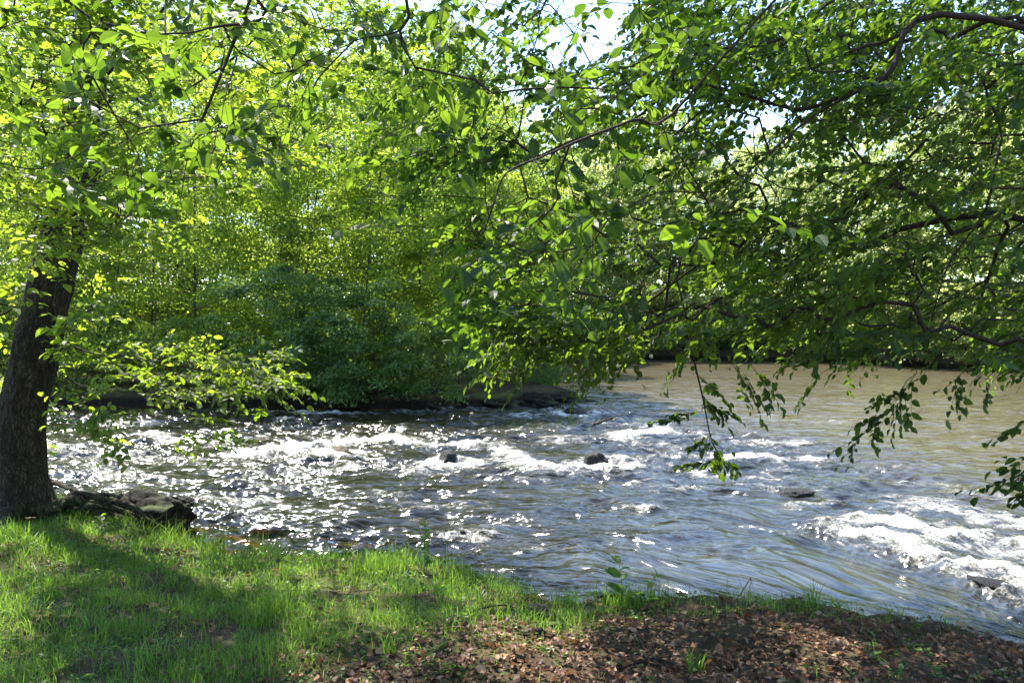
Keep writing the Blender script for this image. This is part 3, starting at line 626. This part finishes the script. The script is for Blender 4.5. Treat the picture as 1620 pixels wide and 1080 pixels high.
EX = [((1092, 550, 5), (1050, 605, 5)), ((1100, 590, 5), (1150, 630, 5)), ((1108, 620, 5), (1150, 668, 5)), ((1122, 690, 5), (1090, 712, 5)), ((1085, 510, 5), (1130, 560, 5)), ((1120, 690, 5), (1155, 745, 5)), ((1112, 650, 5), (1030, 658, 4.9)), ((1110, 640, 5), (1175, 655, 5)), ((1135, 725, 5), (1070, 735, 5)), ((1140, 728, 5), (1172, 742, 5)),
      ((1150, 560, 5.2), (1210, 655, 5.2)), ((1190, 580, 5.2), (1240, 640, 5.2)), ((1450, 590, 5), (1380, 680, 5)), ((1400, 650, 5), (1325, 722, 5)), ((1430, 610, 5), (1410, 690, 5)),
      ((1660, 650, 4.6), (1570, 688, 4.6)), ((1660, 700, 4.6), (1590, 745, 4.6)), ((1640, 740, 4.6), (1542, 770, 4.6)), ((1660, 760, 4.5), (1600, 790, 4.5)), ((1520, 590, 5.2), (1500, 655, 5.2)), ((1560, 600, 5.2), (1560, 640, 5.2)),
      ((900, 540, 5), (820, 578, 5)), ((840, 580, 5), (800, 630, 5)), ((880, 530, 5), (800, 552, 5)), ((820, 555, 5), (742, 600, 5)),  ((1300, 590, 5.4), (1260, 640, 5.4))]
A = np.array([W(*a) for a, b in EX]); Dr = np.array([W(*b) - W(*a) for a, b in EX])
n0 = len(t.sprays); t.grow(A, nrm(Dr), step=.25, jit=.012, w=.2, droop=.05); dl = {tuple(np.round(a_, 4)): np.linalg.norm(d_) for a_, d_ in zip(A, Dr)}
for i in range(n0, len(t.sprays)): q = t.sprays[i]; t.sprays[i] = (*q, dl[tuple(np.round(q[1], 4))] * 1.05, 6)
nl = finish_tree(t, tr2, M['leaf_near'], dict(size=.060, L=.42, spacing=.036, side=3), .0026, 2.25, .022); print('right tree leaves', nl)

# ---- tree 3: trunk behind the camera, hanging twigs close by
R2 = np.array([-2.6, -1.2, T(-2.6, -1.2) - .05])
tr3 = thing('overhead_tree', 'tree overhead whose near twigs with large leaves hang down from the top edge', 'tree', R2)
tp = [R2, R2 + [0, 0, 2], R2 + [.1, .2, 4], R2 + [.2, .4, 6]]; plain_trunk(tr3, tp, [.28, .22, .19, .12])
t = Tree(31); t.limb(tp, 4)
t.limb([tp[2], (-2.0, 1.5, 5.2), (-1.0, 2.6, 4.8), W(640, -20, 3.0), W(560, 65, 3.1), W(500, 90, 3.2), W(430, 140, 3.3)], 5)
t.limb([tp[2], (-2.6, 1.4, 4.9), (-2.0, 2.6, 4.3), W(400, -10, 3.2), W(330, 45, 3.3), W(245, 55, 3.4)], 5)
t.limb([(-2.0, 1.5, 5.2), (0, 2.4, 5), (.6, 3, 4.4), W(870, -10, 3.5), W(850, 60, 3.5), W(815, 150, 3.5), W(765, 235, 3.5)], 5)
t.limb([(0, 2.4, 5), (1.2, 2.2, 4.2), W(1100, 140, 2.6), W(1000, 190, 2.5), W(930, 217, 2.45), W(860, 247, 2.4), W(800, 275, 2.35), W(780, 330, 2.3)], 5)
t.limb([W(560, 65, 3.1), W(500, 130, 3.2), W(480, 190, 3.3), W(450, 230, 3.3)], 4)
t.limb([(-2.6, 1.4, 4.9), (-3, 2.4, 4.2), W(90, -10, 3.4), W(130, 90, 3.5), W(180, 180, 3.6), W(220, 245, 3.6)], 4)
t.limb([W(400, -10, 3.2), W(345, 130, 3.3), W(300, 240, 3.4), W(285, 320, 3.4)], 4)
rg = t.rng
A1 = anchors_px(75, [(0, -30), (1200, -30)], [(0, 330), (300, 290), (520, 140), (800, 120), (1200, 60)], (-60, 560), (2.9, 4.2), rg)
A2 = anchors_px(34, [(560, -30), (1200, -30)], [(560, 90), (800, 200), (1200, 100)], (540, 1100), (2.9, 4), rg)
A3 = anchors_px(9, [(680, 300), (1250, 240)], [(680, 400), (1250, 370)], (740, 1200), (2.3, 2.9), rg)
for A in (A1, A2, A3):
    Dr = nrm(rg.normal(0, .6, A.shape) + np.array([.1, .2, -.5])); t.grow(A, Dr, step=.3, jit=.02, w=.4, droop=.1)
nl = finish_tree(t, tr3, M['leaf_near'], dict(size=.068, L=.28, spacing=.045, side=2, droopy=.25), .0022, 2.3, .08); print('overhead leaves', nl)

# ------------------------------------------------------------------ background trees: variants shared between copies
def variant(seed, H, Rc, clear, nclump, nleaf, lsz, lean=(0, 0), r0=.006, dens=.5):
    t = Tree(seed); rg = t.rng
    tp = [np.zeros(3), np.array([lean[0] * .2, lean[1] * .2, H * .25]), np.array([lean[0] * .5 + rg.normal(0, .2), lean[1] * .5, H * .5]), np.array([lean[0] * .8, lean[1] * .8, H * .75]), np.array([lean[0], lean[1], H * .95])]
    t.limb(tp, 5)
    c = []
    while len(c) < nclump:
        q = rg.uniform(-1, 1, 3); q[2] = rg.uniform(0, 1); prof = math.sqrt(max(0, 1 - abs(q[2] * 2 - .85) ** 2.2 / 1.5)) if q[2] > .0 else 1
        rr_ = math.hypot(q[0], q[1])
        if rr_ > 1 or rr_ < rg.uniform(0, .8): continue
        z = clear + (H - clear) * q[2]; bend = np.interp(z / H, [0, 1], [0, 1])
        c.append([q[0] * Rc * prof + lean[0] * bend, q[1] * Rc * prof + lean[1] * bend, z])
    C = np.array(c); out = C.copy(); out[:, 2] = 0; Dr = nrm(nrm(out) + rg.normal(0, .3, C.shape) + [0, 0, -.1])
    t.grow(C, Dr, step=.9, jit=.10, w=.5, droop=.05)
    v, f = t.wood(r0, 2.1, H * .016, minr=.004)
    k = rg.integers(0, len(C), nleaf); sig = Rc * rg.uniform(.055, .14, len(C))[k]
    off = rg.normal(0, 1, (nleaf, 3)) * np.array([1, 1, .34]); P = C[k] + off * sig[:, None]; P[:, 2] -= .25 * sig * (off[:, 0] ** 2 + off[:, 1] ** 2) * .6
    N = np.array([0, 0, 1.]) + rg.normal(0, .75, (nleaf, 3)); D = nrm(off * [1, 1, .3]) + rg.normal(0, .7, (nleaf, 3)) + [0, 0, -.3]
    wood = mesh_np('trunk', v, [f], smooth=True)
    crown = leaves_mesh('crown', P, D, N, lsz * rg.uniform(.6, 1.3, nleaf), False, tint=np.clip(rg.uniform(-.1, 1.1, len(C))[k] * .75 + rg.uniform(0, .3, nleaf), 0, 1), rng=rg)
    return wood, crown
def plant_tree(name, var, x, y, label, cat='tree', group=None, rz=0, sc=1.0, mats=('bark_far', 'leaf_mid'), dz=-.1):
    r = thing(name, label, cat, (x, y, T(x, y) + dz), rz, group, sc)
    a = obj('trunk', var[0], M[mats[0]], r); b_ = obj('crown', var[1], M[mats[1]], r)
    for o_, mt in ((a, mats[0]), (b_, mats[1])):
        o_.material_slots[0].link = 'OBJECT'; o_.material_slots[0].material = M[mt]
    return r
VA = [variant(101, 13, 3.8, .6, 170, 29000, .125), variant(102, 15, 4.2, 1.2, 190, 33000, .125, (1.0, -.8)), variant(103, 11, 3.5, .4, 140, 24000, .12, (-.6, -1.0))]
VB = [variant(141, 16, 5.0, .3, 220, 42000, .17, r0=.008), variant(142, 15, 5.2, .2, 220, 42000, .17, (.8, 0), r0=.008)]
VT = [variant(111, 8.5, 2.6, 2.6, 42, 15000, .12, (1.8, -.6), r0=.007), variant(112, 7.5, 2.2, 2.8, 34, 12000, .10, (-1.0, -.4), r0=.007)]
VS = [variant(121, 2.9, 1.9, .05, 80, 8500, .105, r0=.004), variant(122, 3.6, 1.7, .1, 80, 8500, .105, (.3, -.6), r0=.004)]
VF = [variant(131, 17, 5.2, .8, 140, 17000, .25, r0=.008), variant(132, 14, 4.6, .4, 120, 15000, .25, (.5, -1), r0=.008), variant(133, 6, 3.6, .1, 60, 9000, .19, r0=.006)]

G1 = 'tall trees on the wooded point'
for i, (x, y) in enumerate([(-38, 46), (-30, 50), (-23, 48), (-16, 51), (-10, 49), (-4.5, 53), (-34, 58), (-20, 60), (-8, 62), (-1.5, 58)]):
    lb = ['farthest left', 'second from the left', 'third from the left', 'fourth from the left', 'fifth from the left', 'rightmost'][i] + ' in the first back row of the wood' if i < 6 else ['far left', 'left centre', 'right centre', 'right end'][i - 6] + ' tree of the last row of the wood'
    plant_tree('backdrop_tree', VB[i % 2], x, y, 'dense bright tree, ' + lb, 'tree', 'trees at the back of the wood', rz=i * 1.9, sc=1.05)
pts = [(-22, 31, 1, .95, 'tall bright tree behind the big left trunk, far left of the wooded point'), (-17.5, 27.5, 0, 1.0, 'full bright green tree directly behind the low sprays left'),
       (-13.5, 30.5, 2, 1.15, 'broad tree behind the dark bank left'), (-10.5, 27.2, 0, .95, 'bright yellow green tree on the dark bank, left of the shrubs'),
       (-8.0, 31, 1, 1.05, 'tall tree rising behind the middle shrubs'), (-5.2, 27.8, 2, 1.0, 'leafy tree right behind the dark shrubs'),
       (-3.6, 32, 0, 1.05, 'tall tree behind the slanting trunks'), (-1.6, 35.5, 2, 1.0, 'tree deep behind the tip of the point'), (0.0, 43, 2, .9, 'farthest tree of the point near the calm water'),
       (-27, 38, 0, 1.2, 'tallest tree at the far left back'), (-18, 40, 1, 1.25, 'high tree in the back row left'), (-10, 41, 0, 1.3, 'high tree in the back row centre'), (-4, 45, 1, 1.1, 'high tree in the back row right')]
for i, (x, y, v, s_, lb) in enumerate(pts):
    plant_tree('broadleaf_tree', VA[v], x, y, lb, 'tree', G1, rz=i * 1.7, sc=s_)
for i, (x, y, v, s_, lb) in enumerate([(-.9, 27.2, 0, .95, 'thin slanting tree left of the others near the point tip'), (.0, 27.6, 1, .9, 'thin slanting tree nearest the point tip'), (-1.7, 26.4, 1, 1.0, 'thin tree with bare lower trunk by the shrubs'), (-.2, 29.6, 0, .85, 'thin leaning tree set back from the point tip'), (.6, 33, 1, 1.0, 'slender tree beside the calm water behind the tip')]):
    plant_tree('slender_tree', VT[v], x, y, lb, 'tree', 'slender trees near the tip of the wooded point', rz=[0, 3.0, .7, 1.9, .4][i], sc=s_)
sh = [(-16.5, 25.6, 0, 1.0, 'dark shrub far left on the opposite bank'), (-13.2, 25.4, 1, .8, 'dark shrub on the bank left behind the low sprays'), (-10.0, 25.2, 0, .8, 'low shrub above the dark undercut bank'), (-7.4, 24.5, 1, 1.1, 'dense dark green shrub touching the water left of centre'),
      (-5.4, 24.2, 0, 1.05, 'large blue green shrub leaning over the rapids'), (-3.9, 24.0, 1, 1.0, 'dark shrub with drooping leaves at the waterline'), (-2.3, 24.2, 0, .8, 'small shrub beside the slanting trunks'), (1.0, 28.0, 1, .5, 'small bush at the tip of the wooded point'), (-20, 26.0, 1, 1.1, 'tall shrub farthest left on the opposite bank'),
      (1.0, 36, 0, .8, 'low bush by the calm water behind the point'), (.9, 31, 0, .55, 'little bush behind the tip of the point')]
for i, (x, y, v, s_, lb) in enumerate(sh):
    plant_tree('shrub', VS[v], x, y, lb, 'shrub', 'shrubs along the opposite bank', rz=i * 2.1, sc=s_, mats=('bark_far', 'leaf_bush' if i in (1, 2, 6, 8, 10) else 'leaf_shrub'))
fb = [(3, 61, 1), (8, 60, 0), (13.5, 59.5, 1), (18.5, 57.5, 0), (23, 53, 1), (26, 47.5, 0), (29.5, 43, 1), (33, 37, 0), (37, 32, 1), (5.5, 68, 0), (12, 69, 0), (19, 67, 1), (27, 62, 0), (34, 53, 0), (40, 43, 1), (-3, 62, 0)]
names = ['first', 'second', 'third', 'fourth', 'fifth', 'sixth', 'seventh', 'eighth', 'ninth', 'tenth', 'eleventh', 'twelfth', 'thirteenth', 'fourteenth', 'fifteenth', 'sixteenth']
for i, (x, y, v) in enumerate(fb):
    row = 'waterside' if i < 9 else 'back'
    lb = f'pale sunlit tree in the {row} row across the calm water, {names[i if i < 9 else i - 9]} from the point'
    plant_tree('far_bank_tree', VF[v], x, y, lb, 'tree', 'trees on the far bank', rz=i * 1.3, sc=(.85 if i < 6 else 1.1), mats=('bark_far', 'leaf_far'))
for i, (x, y) in enumerate([(8, 80), (18, 80), (28, 76), (38, 68), (46, 58), (50, 46)]):
    plant_tree('backdrop_tree', VB[i % 2], x, y, ['leftmost', 'second', 'third', 'fourth', 'fifth', 'last'][i] + ' pale tree on the rising ground behind the far bank rows', 'tree', 'trees behind the far bank rows', rz=i * 2.2, sc=1.05 + .1 * (i % 2), mats=('bark_far', 'leaf_far'))
for i, (x, y, s_) in enumerate([(-24, 34, 1.7), (-20, 36, 1.6), (-15.5, 35, 1.7), (-12, 37, 1.8), (-8, 36, 1.7), (-5.5, 38, 1.6), (-3, 38.5, 1.5), (-1, 40, 1.4)]):
    plant_tree('understory_shrub', VS[i % 2], x, y, ['first', 'second', 'third', 'fourth', 'fifth', 'sixth', 'seventh', 'eighth'][i] + ' bush from the left in the undergrowth between the tall trees', 'shrub', 'undergrowth under the tall trees', rz=i * 1.2, sc=s_, mats=('bark_far', 'leaf_bush'))
for i, x in enumerate([5, 9, 13, 17, 20.5, 24, 27.5, 31]):
    plant_tree('far_thicket_bush', VF[2], x, float(np.interp(x, gx, gy)) + 6, ['first', 'second', 'third', 'fourth', 'fifth', 'sixth', 'seventh', 'eighth'][i] + ' tall bush from the left in the thicket behind the far waterline', 'bush', 'thicket behind the far waterline', rz=i * 1.7, sc=1.35, mats=('bark_far', 'leaf_far'))
for i, x in enumerate([4.5, 8.5, 12.5, 16.5, 20, 22.5, 25, 28, 31, 35]):
    y = float(np.interp(x, gx, gy)) + .9
    plant_tree('far_bank_bush', VF[2], x, y, f'pale bush at the far waterline, {names[i]} one along from the wooded point', 'bush', 'bushes along the far waterline', rz=i * 2.3, sc=.7 + .15 * (i % 3), mats=('bark_far', 'leaf_far'))
plant_tree('leafy_shrub', VS[1], -8.2, 11.0, 'leafy shrub behind the big trunk at the left edge', 'shrub', sc=1.0, mats=('bark_far', 'leaf_mid'))

# ------------------------------------------------------------------ grass, litter, small plants on the near bank
def on_bank(n, x0, x1, y0, y1, rg):
    x = rg.uniform(x0, x1, n); y = rg.uniform(y0, y1, n); return x, y
def blades(name, x, y, hgt, wd, rg, lean=.5):
    n = len(x); z = terrain(x, y) - .01; a = rg.uniform(0, 2 * np.pi, n); ln = hgt * np.abs(rg.normal(0, lean, n))
    dirv = np.stack([np.cos(a), np.sin(a), 0 * a], -1); b2 = rg.uniform(0, 2 * np.pi, n); sd = np.stack([np.cos(b2), np.sin(b2), 0 * b2], -1)
    B = np.stack([x, y, z], -1); V = []
    for tt, wf in ((0, 1), (.38, .9), (.72, .6)):
        c = B + dirv * (ln * tt ** 2)[:, None] + np.array([0, 0, 1.]) * (hgt * (tt - .12 * tt ** 3 * (ln / hgt)))[:, None]
        V += [c - sd * (wd * wf)[:, None], c + sd * (wd * wf)[:, None]]
    tip = B + dirv * ln[:, None] + np.array([0, 0, 1.]) * (hgt * (1 - .35 * np.clip(ln / hgt, 0, 1.6)))[:, None]; V.append(tip)
    V = np.stack(V, 1).reshape(-1, 3); o = (np.arange(n) * 7)[:, None]
    q = np.array([[0, 1, 3, 2], [2, 3, 5, 4]]); F4 = (q[None] + o[:, None]).reshape(-1, 4); F3 = (np.array([[4, 5, 6]])[None] + o[:, None]).reshape(-1, 3)
    return mesh_np(name, V, [F4, F3], attrs={'tint': np.repeat(rg.uniform(0, 1, n), 7)})
rg = np.random.default_rng(5)
x, y = on_bank(400000, -8.5, 6.5, 2.6, 10, rg); d = near_d(x, y)
# litter zone lies lower right of this line
line = np.interp(x, [-8, -2.2, -1.3, -.5, .2, .8, 3.3, 6], [2.0, 2.9, 4.3, 5.0, 5.35, 5.75, 5.6, 4.6])
left = sstep(-.45, .35, y - line)
cl = fbm(x * 1.6, y * 1.6, 3, 61); cl2 = fbm(x * 6, y * 6, 2, 63)
dens = left * np.clip(.70 + 1.1 * cl + .8 * cl2, .04, 1.0) * (d > -.05)
dens = dens * np.where(d < .35, np.clip(.75 + 1.6 * fbm(x * 2.3, y * 2.3, 2, 68), .08, 1.2), 1)
dens = dens * np.where(x > .9, .55, 1) * np.where(x > 2.2, .5, 1) + .012 * (d > 0)
keep = (rg.uniform(0, 1, len(x)) < dens * .85) & (np.hypot(x + 4.95, y - 8.45) > .45)
x, y, d = x[keep], y[keep], d[keep]
hg = (.035 + .09 * rg.uniform(0, 1, len(x)) + .07 * np.clip(fbm(x * 2.2, y * 2.2, 2, 65) + .1, 0, 1)) * (1 + (.5 + 1.2 * fbm(x * 2.6, y * 2.6, 2, 66)).clip(0, 1.3) * np.exp(-((d - .1) / .3) ** 2))
hg = hg * np.where(x > .9, .75, 1)
tag(obj('grass', blades('grass', x, y, hg, rg.uniform(.0012, .0028, len(x)), rg, .85), M['grass']), 'fresh green grass on the near bank', kind='stuff'); print('blades', len(x))
# taller tufts, countable
def tuft(px, py, n, hh, rad_, label, grp='taller grass tufts on the near bank'):
    c = G(px, py); a = rg.uniform(0, 6.28, n); r = rad_ * np.sqrt(rg.uniform(0, 1, n)); xx = c[0] + np.cos(a) * r; yy = c[1] + np.sin(a) * r
    me = blades('grass_tuft', xx, yy, hh * rg.uniform(.5, 1.1, n), rg.uniform(.0018, .0036, n), rg, .45)
    o = bpy.data.objects.new('grass_tuft', me); me.materials.append(M['grass']); COL.objects.link(o); o.location = c; local(me, o)
    tag(o, label, 'grass tuft', grp)
for a_ in [(335, 880, 90, .26, .12, 'tall grass tuft at the water edge below the mossy rock'), (440, 975, 80, .26, .10, 'upright grass tuft in the middle of the left grass'), (480, 1010, 60, .24, .08, 'tall tuft in the shaded grass near the bottom left'),
           (590, 905, 130, .24, .16, 'bushy grass tuft at the bank edge left of the stalk plant'), (720, 925, 120, .20, .16, 'grass tuft at the bank edge right of the stalk plant'), (1100, 1062, 50, .16, .05, 'lone grass tuft on the dead leaves at the bottom'),
           (1285, 958, 40, .24, .06, 'thin tall grass tuft at the right bank edge'), (40, 850, 120, .20, .2, 'sunlit grass tuft below the big trunk'), (985, 960, 110, .16, .14, 'grass tuft under the leafy seedling'), (620, 1030, 26, .20, .05, 'sparse tuft where the grass meets the dead leaves'),
           (1550, 1000, 30, .20, .10, 'dark thin tuft at the far right bank edge'), (890, 955, 70, .15, .12, 'short tuft beside the dark notch in the bank'), (1215, 965, 20, .16, .05, 'few thin blades beside the bare curved twig')]: tuft(*a_)
# dead leaves
def litter_mat():
    m = NT('dead_leaf'); t_ = m.attr('tint')
    c = m.ramp(t_, [(0, (0.025, 0.013, 0.008)), (.4, (0.080, 0.030, 0.013)), (.78, (0.17, 0.072, 0.032)), (1, (0.40, 0.24, 0.13))])
    p_ = m.n('BsdfPrincipled', {'Base Color': c, 'Roughness': .6, 'Specular IOR Level': .35}); tl = m.n('BsdfTranslucent', {'Color': (.30, .15, .06, 1)})
    return m.done(m.n('MixShader', {0: .18, 1: p_.outputs[0], 2: tl.outputs[0]}).outputs[0])
M['dead'] = litter_mat()
x, y = on_bank(115000, -8, 6.5, 2.4, 9.5, rg); d = near_d(x, y)
line = np.interp(x, [-8, -2.2, -1.3, -.5, .2, .8, 3.3, 6], [2.0, 2.9, 4.3, 5.0, 5.35, 5.75, 5.6, 4.6]); k = 1 - sstep(-.5, .5, y - line)
keep = (rg.uniform(0, 1, len(x)) < (.15 + .85 * k) * (.75 + .5 * fbm(x * 2, y * 2, 2, 71))) & (d > .05); x, y = x[keep], y[keep]; n = len(x)
P = np.stack([x, y, terrain(x, y) + rg.uniform(.002, .03, n)], -1); D = np.stack([rg.normal(0, 1, n), rg.normal(0, 1, n), rg.normal(0, .3, n)], -1)
N = np.array([0, 0, 1.]) + rg.normal(0, .45, (n, 3)); Sz = rg.uniform(.014, .05, n) * np.where(rg.uniform(0, 1, n) < .08, 1.6, 1)
lm_ = leaves_mesh('leaf_litter', P, D, N, Sz, True, rng=rg, width=1.1)
co = np.empty(len(lm_.vertices) * 3, dtype=np.float32); lm_.vertices.foreach_get('co', co); co = co.reshape(-1, 3); co += rg.normal(0, .0035, co.shape); lm_.vertices.foreach_set('co', co.reshape(-1).astype(np.float32)); lm_.update()
tag(obj('leaf_litter', lm_, M['dead']), 'brown dead leaves covering the bank', kind='stuff')
# low ground cover: rosettes of small leaves
x, y = on_bank(9000, -7, 6.0, 2.6, 8.5, rg); d = near_d(x, y); keep = (d > .02) & (rg.uniform(0, 1, len(x)) < np.clip(.25 + .9 * fbm(x * 1.1 + 4, y * 1.1, 3, 81), 0.04, 1) * np.where(x > -.3, .4, 1)); x, y = x[keep], y[keep]
k = 9; n = len(x) * k; cx = np.repeat(x, k) + rg.normal(0, .018, n); cy_ = np.repeat(y, k) + rg.normal(0, .018, n); a = rg.uniform(0, 6.28, n)
P = np.stack([cx, cy_, terrain(cx, cy_) + rg.uniform(.01, .06, n)], -1); D = np.stack([np.cos(a), np.sin(a), rg.uniform(-.3, .4, n)], -1)
tag(obj('ground_cover', leaves_mesh('ground_cover', P, D, np.array([0, 0, 1.]) + rg.normal(0, .4, (n, 3)), rg.uniform(.014, .034, n), True, rng=rg), M['grass']), 'small green weeds among the dead leaves', kind='stuff')
# individual plants
def stalk(px, py, hh, nl, size, label, name='stalk_plant', mat='grass', lean=(0, 0), whorl=1):
    c = G(px, py); r = thing(name, label, 'plant', c)
    P0 = np.array([[lean[0] * t_ ** 2, lean[1] * t_ ** 2, hh * t_] for t_ in np.linspace(0, 1, 8)])
    v, f = tube(P0, np.linspace(.0035, .0015, 8), 5); obj('stem', mesh_np('stem', v, [f], smooth=True), M[mat2], r)
    ts = np.repeat(np.linspace(.15, 1, nl), whorl); Pp = np.stack([lean[0] * ts ** 2, lean[1] * ts ** 2, hh * ts], -1); a = np.arange(len(ts)) * 2.4 + rg.uniform(-.3, .3, len(ts))
    D = np.stack([np.cos(a), np.sin(a), .5 + 0 * a], -1); obj('leaves', leaves_mesh('leaves', Pp, D, np.array([0, 0, 1.]) + rg.normal(0, .3, (len(ts), 3)), size * (1.15 - .6 * ts) * rg.uniform(.8, 1.2, len(ts)), True, rng=rg), M[mat], r)
m = NT('green_stem'); mat2 = 'stem'; M['stem'] = m.done(m.n('BsdfPrincipled', {'Base Color': (.08, .13, .03, 1), 'Roughness': .6}).outputs[0])
stalk(672, 905, .44, 30, .075, 'tall narrow leafy stalk plant standing at the bank edge')
stalk(985, 960, .36, 8, .15, 'seedling with broad bright leaves at the bank edge', 'leafy_seedling', lean=(-.03, .02))
stalk(1018, 962, .26, 7, .11, 'smaller seedling leaning right beside the broad leaved one', 'leafy_seedling', lean=(.10, 0))
stalk(160, 850, .20, 9, .12, 'shaded leafy plant in front of the mossy hump', 'leafy_seedling', mat='leaf_near')
stalk(205, 858, .14, 7, .09, 'low leafy plant right of the mossy hump', 'leafy_seedling', mat='leaf_near')
stalk(1375, 1040, .07, 4, .05, 'tiny green shoot on the dead leaves right of centre', 'leafy_seedling')
stalk(1345, 1075, .08, 3, .06, 'tiny shoot at the bottom edge among the dead leaves', 'leafy_seedling')
stalk(730, 960, .12, 9, .05, 'small weed in the sunlit grass right of the stalk plant', 'leafy_seedling')
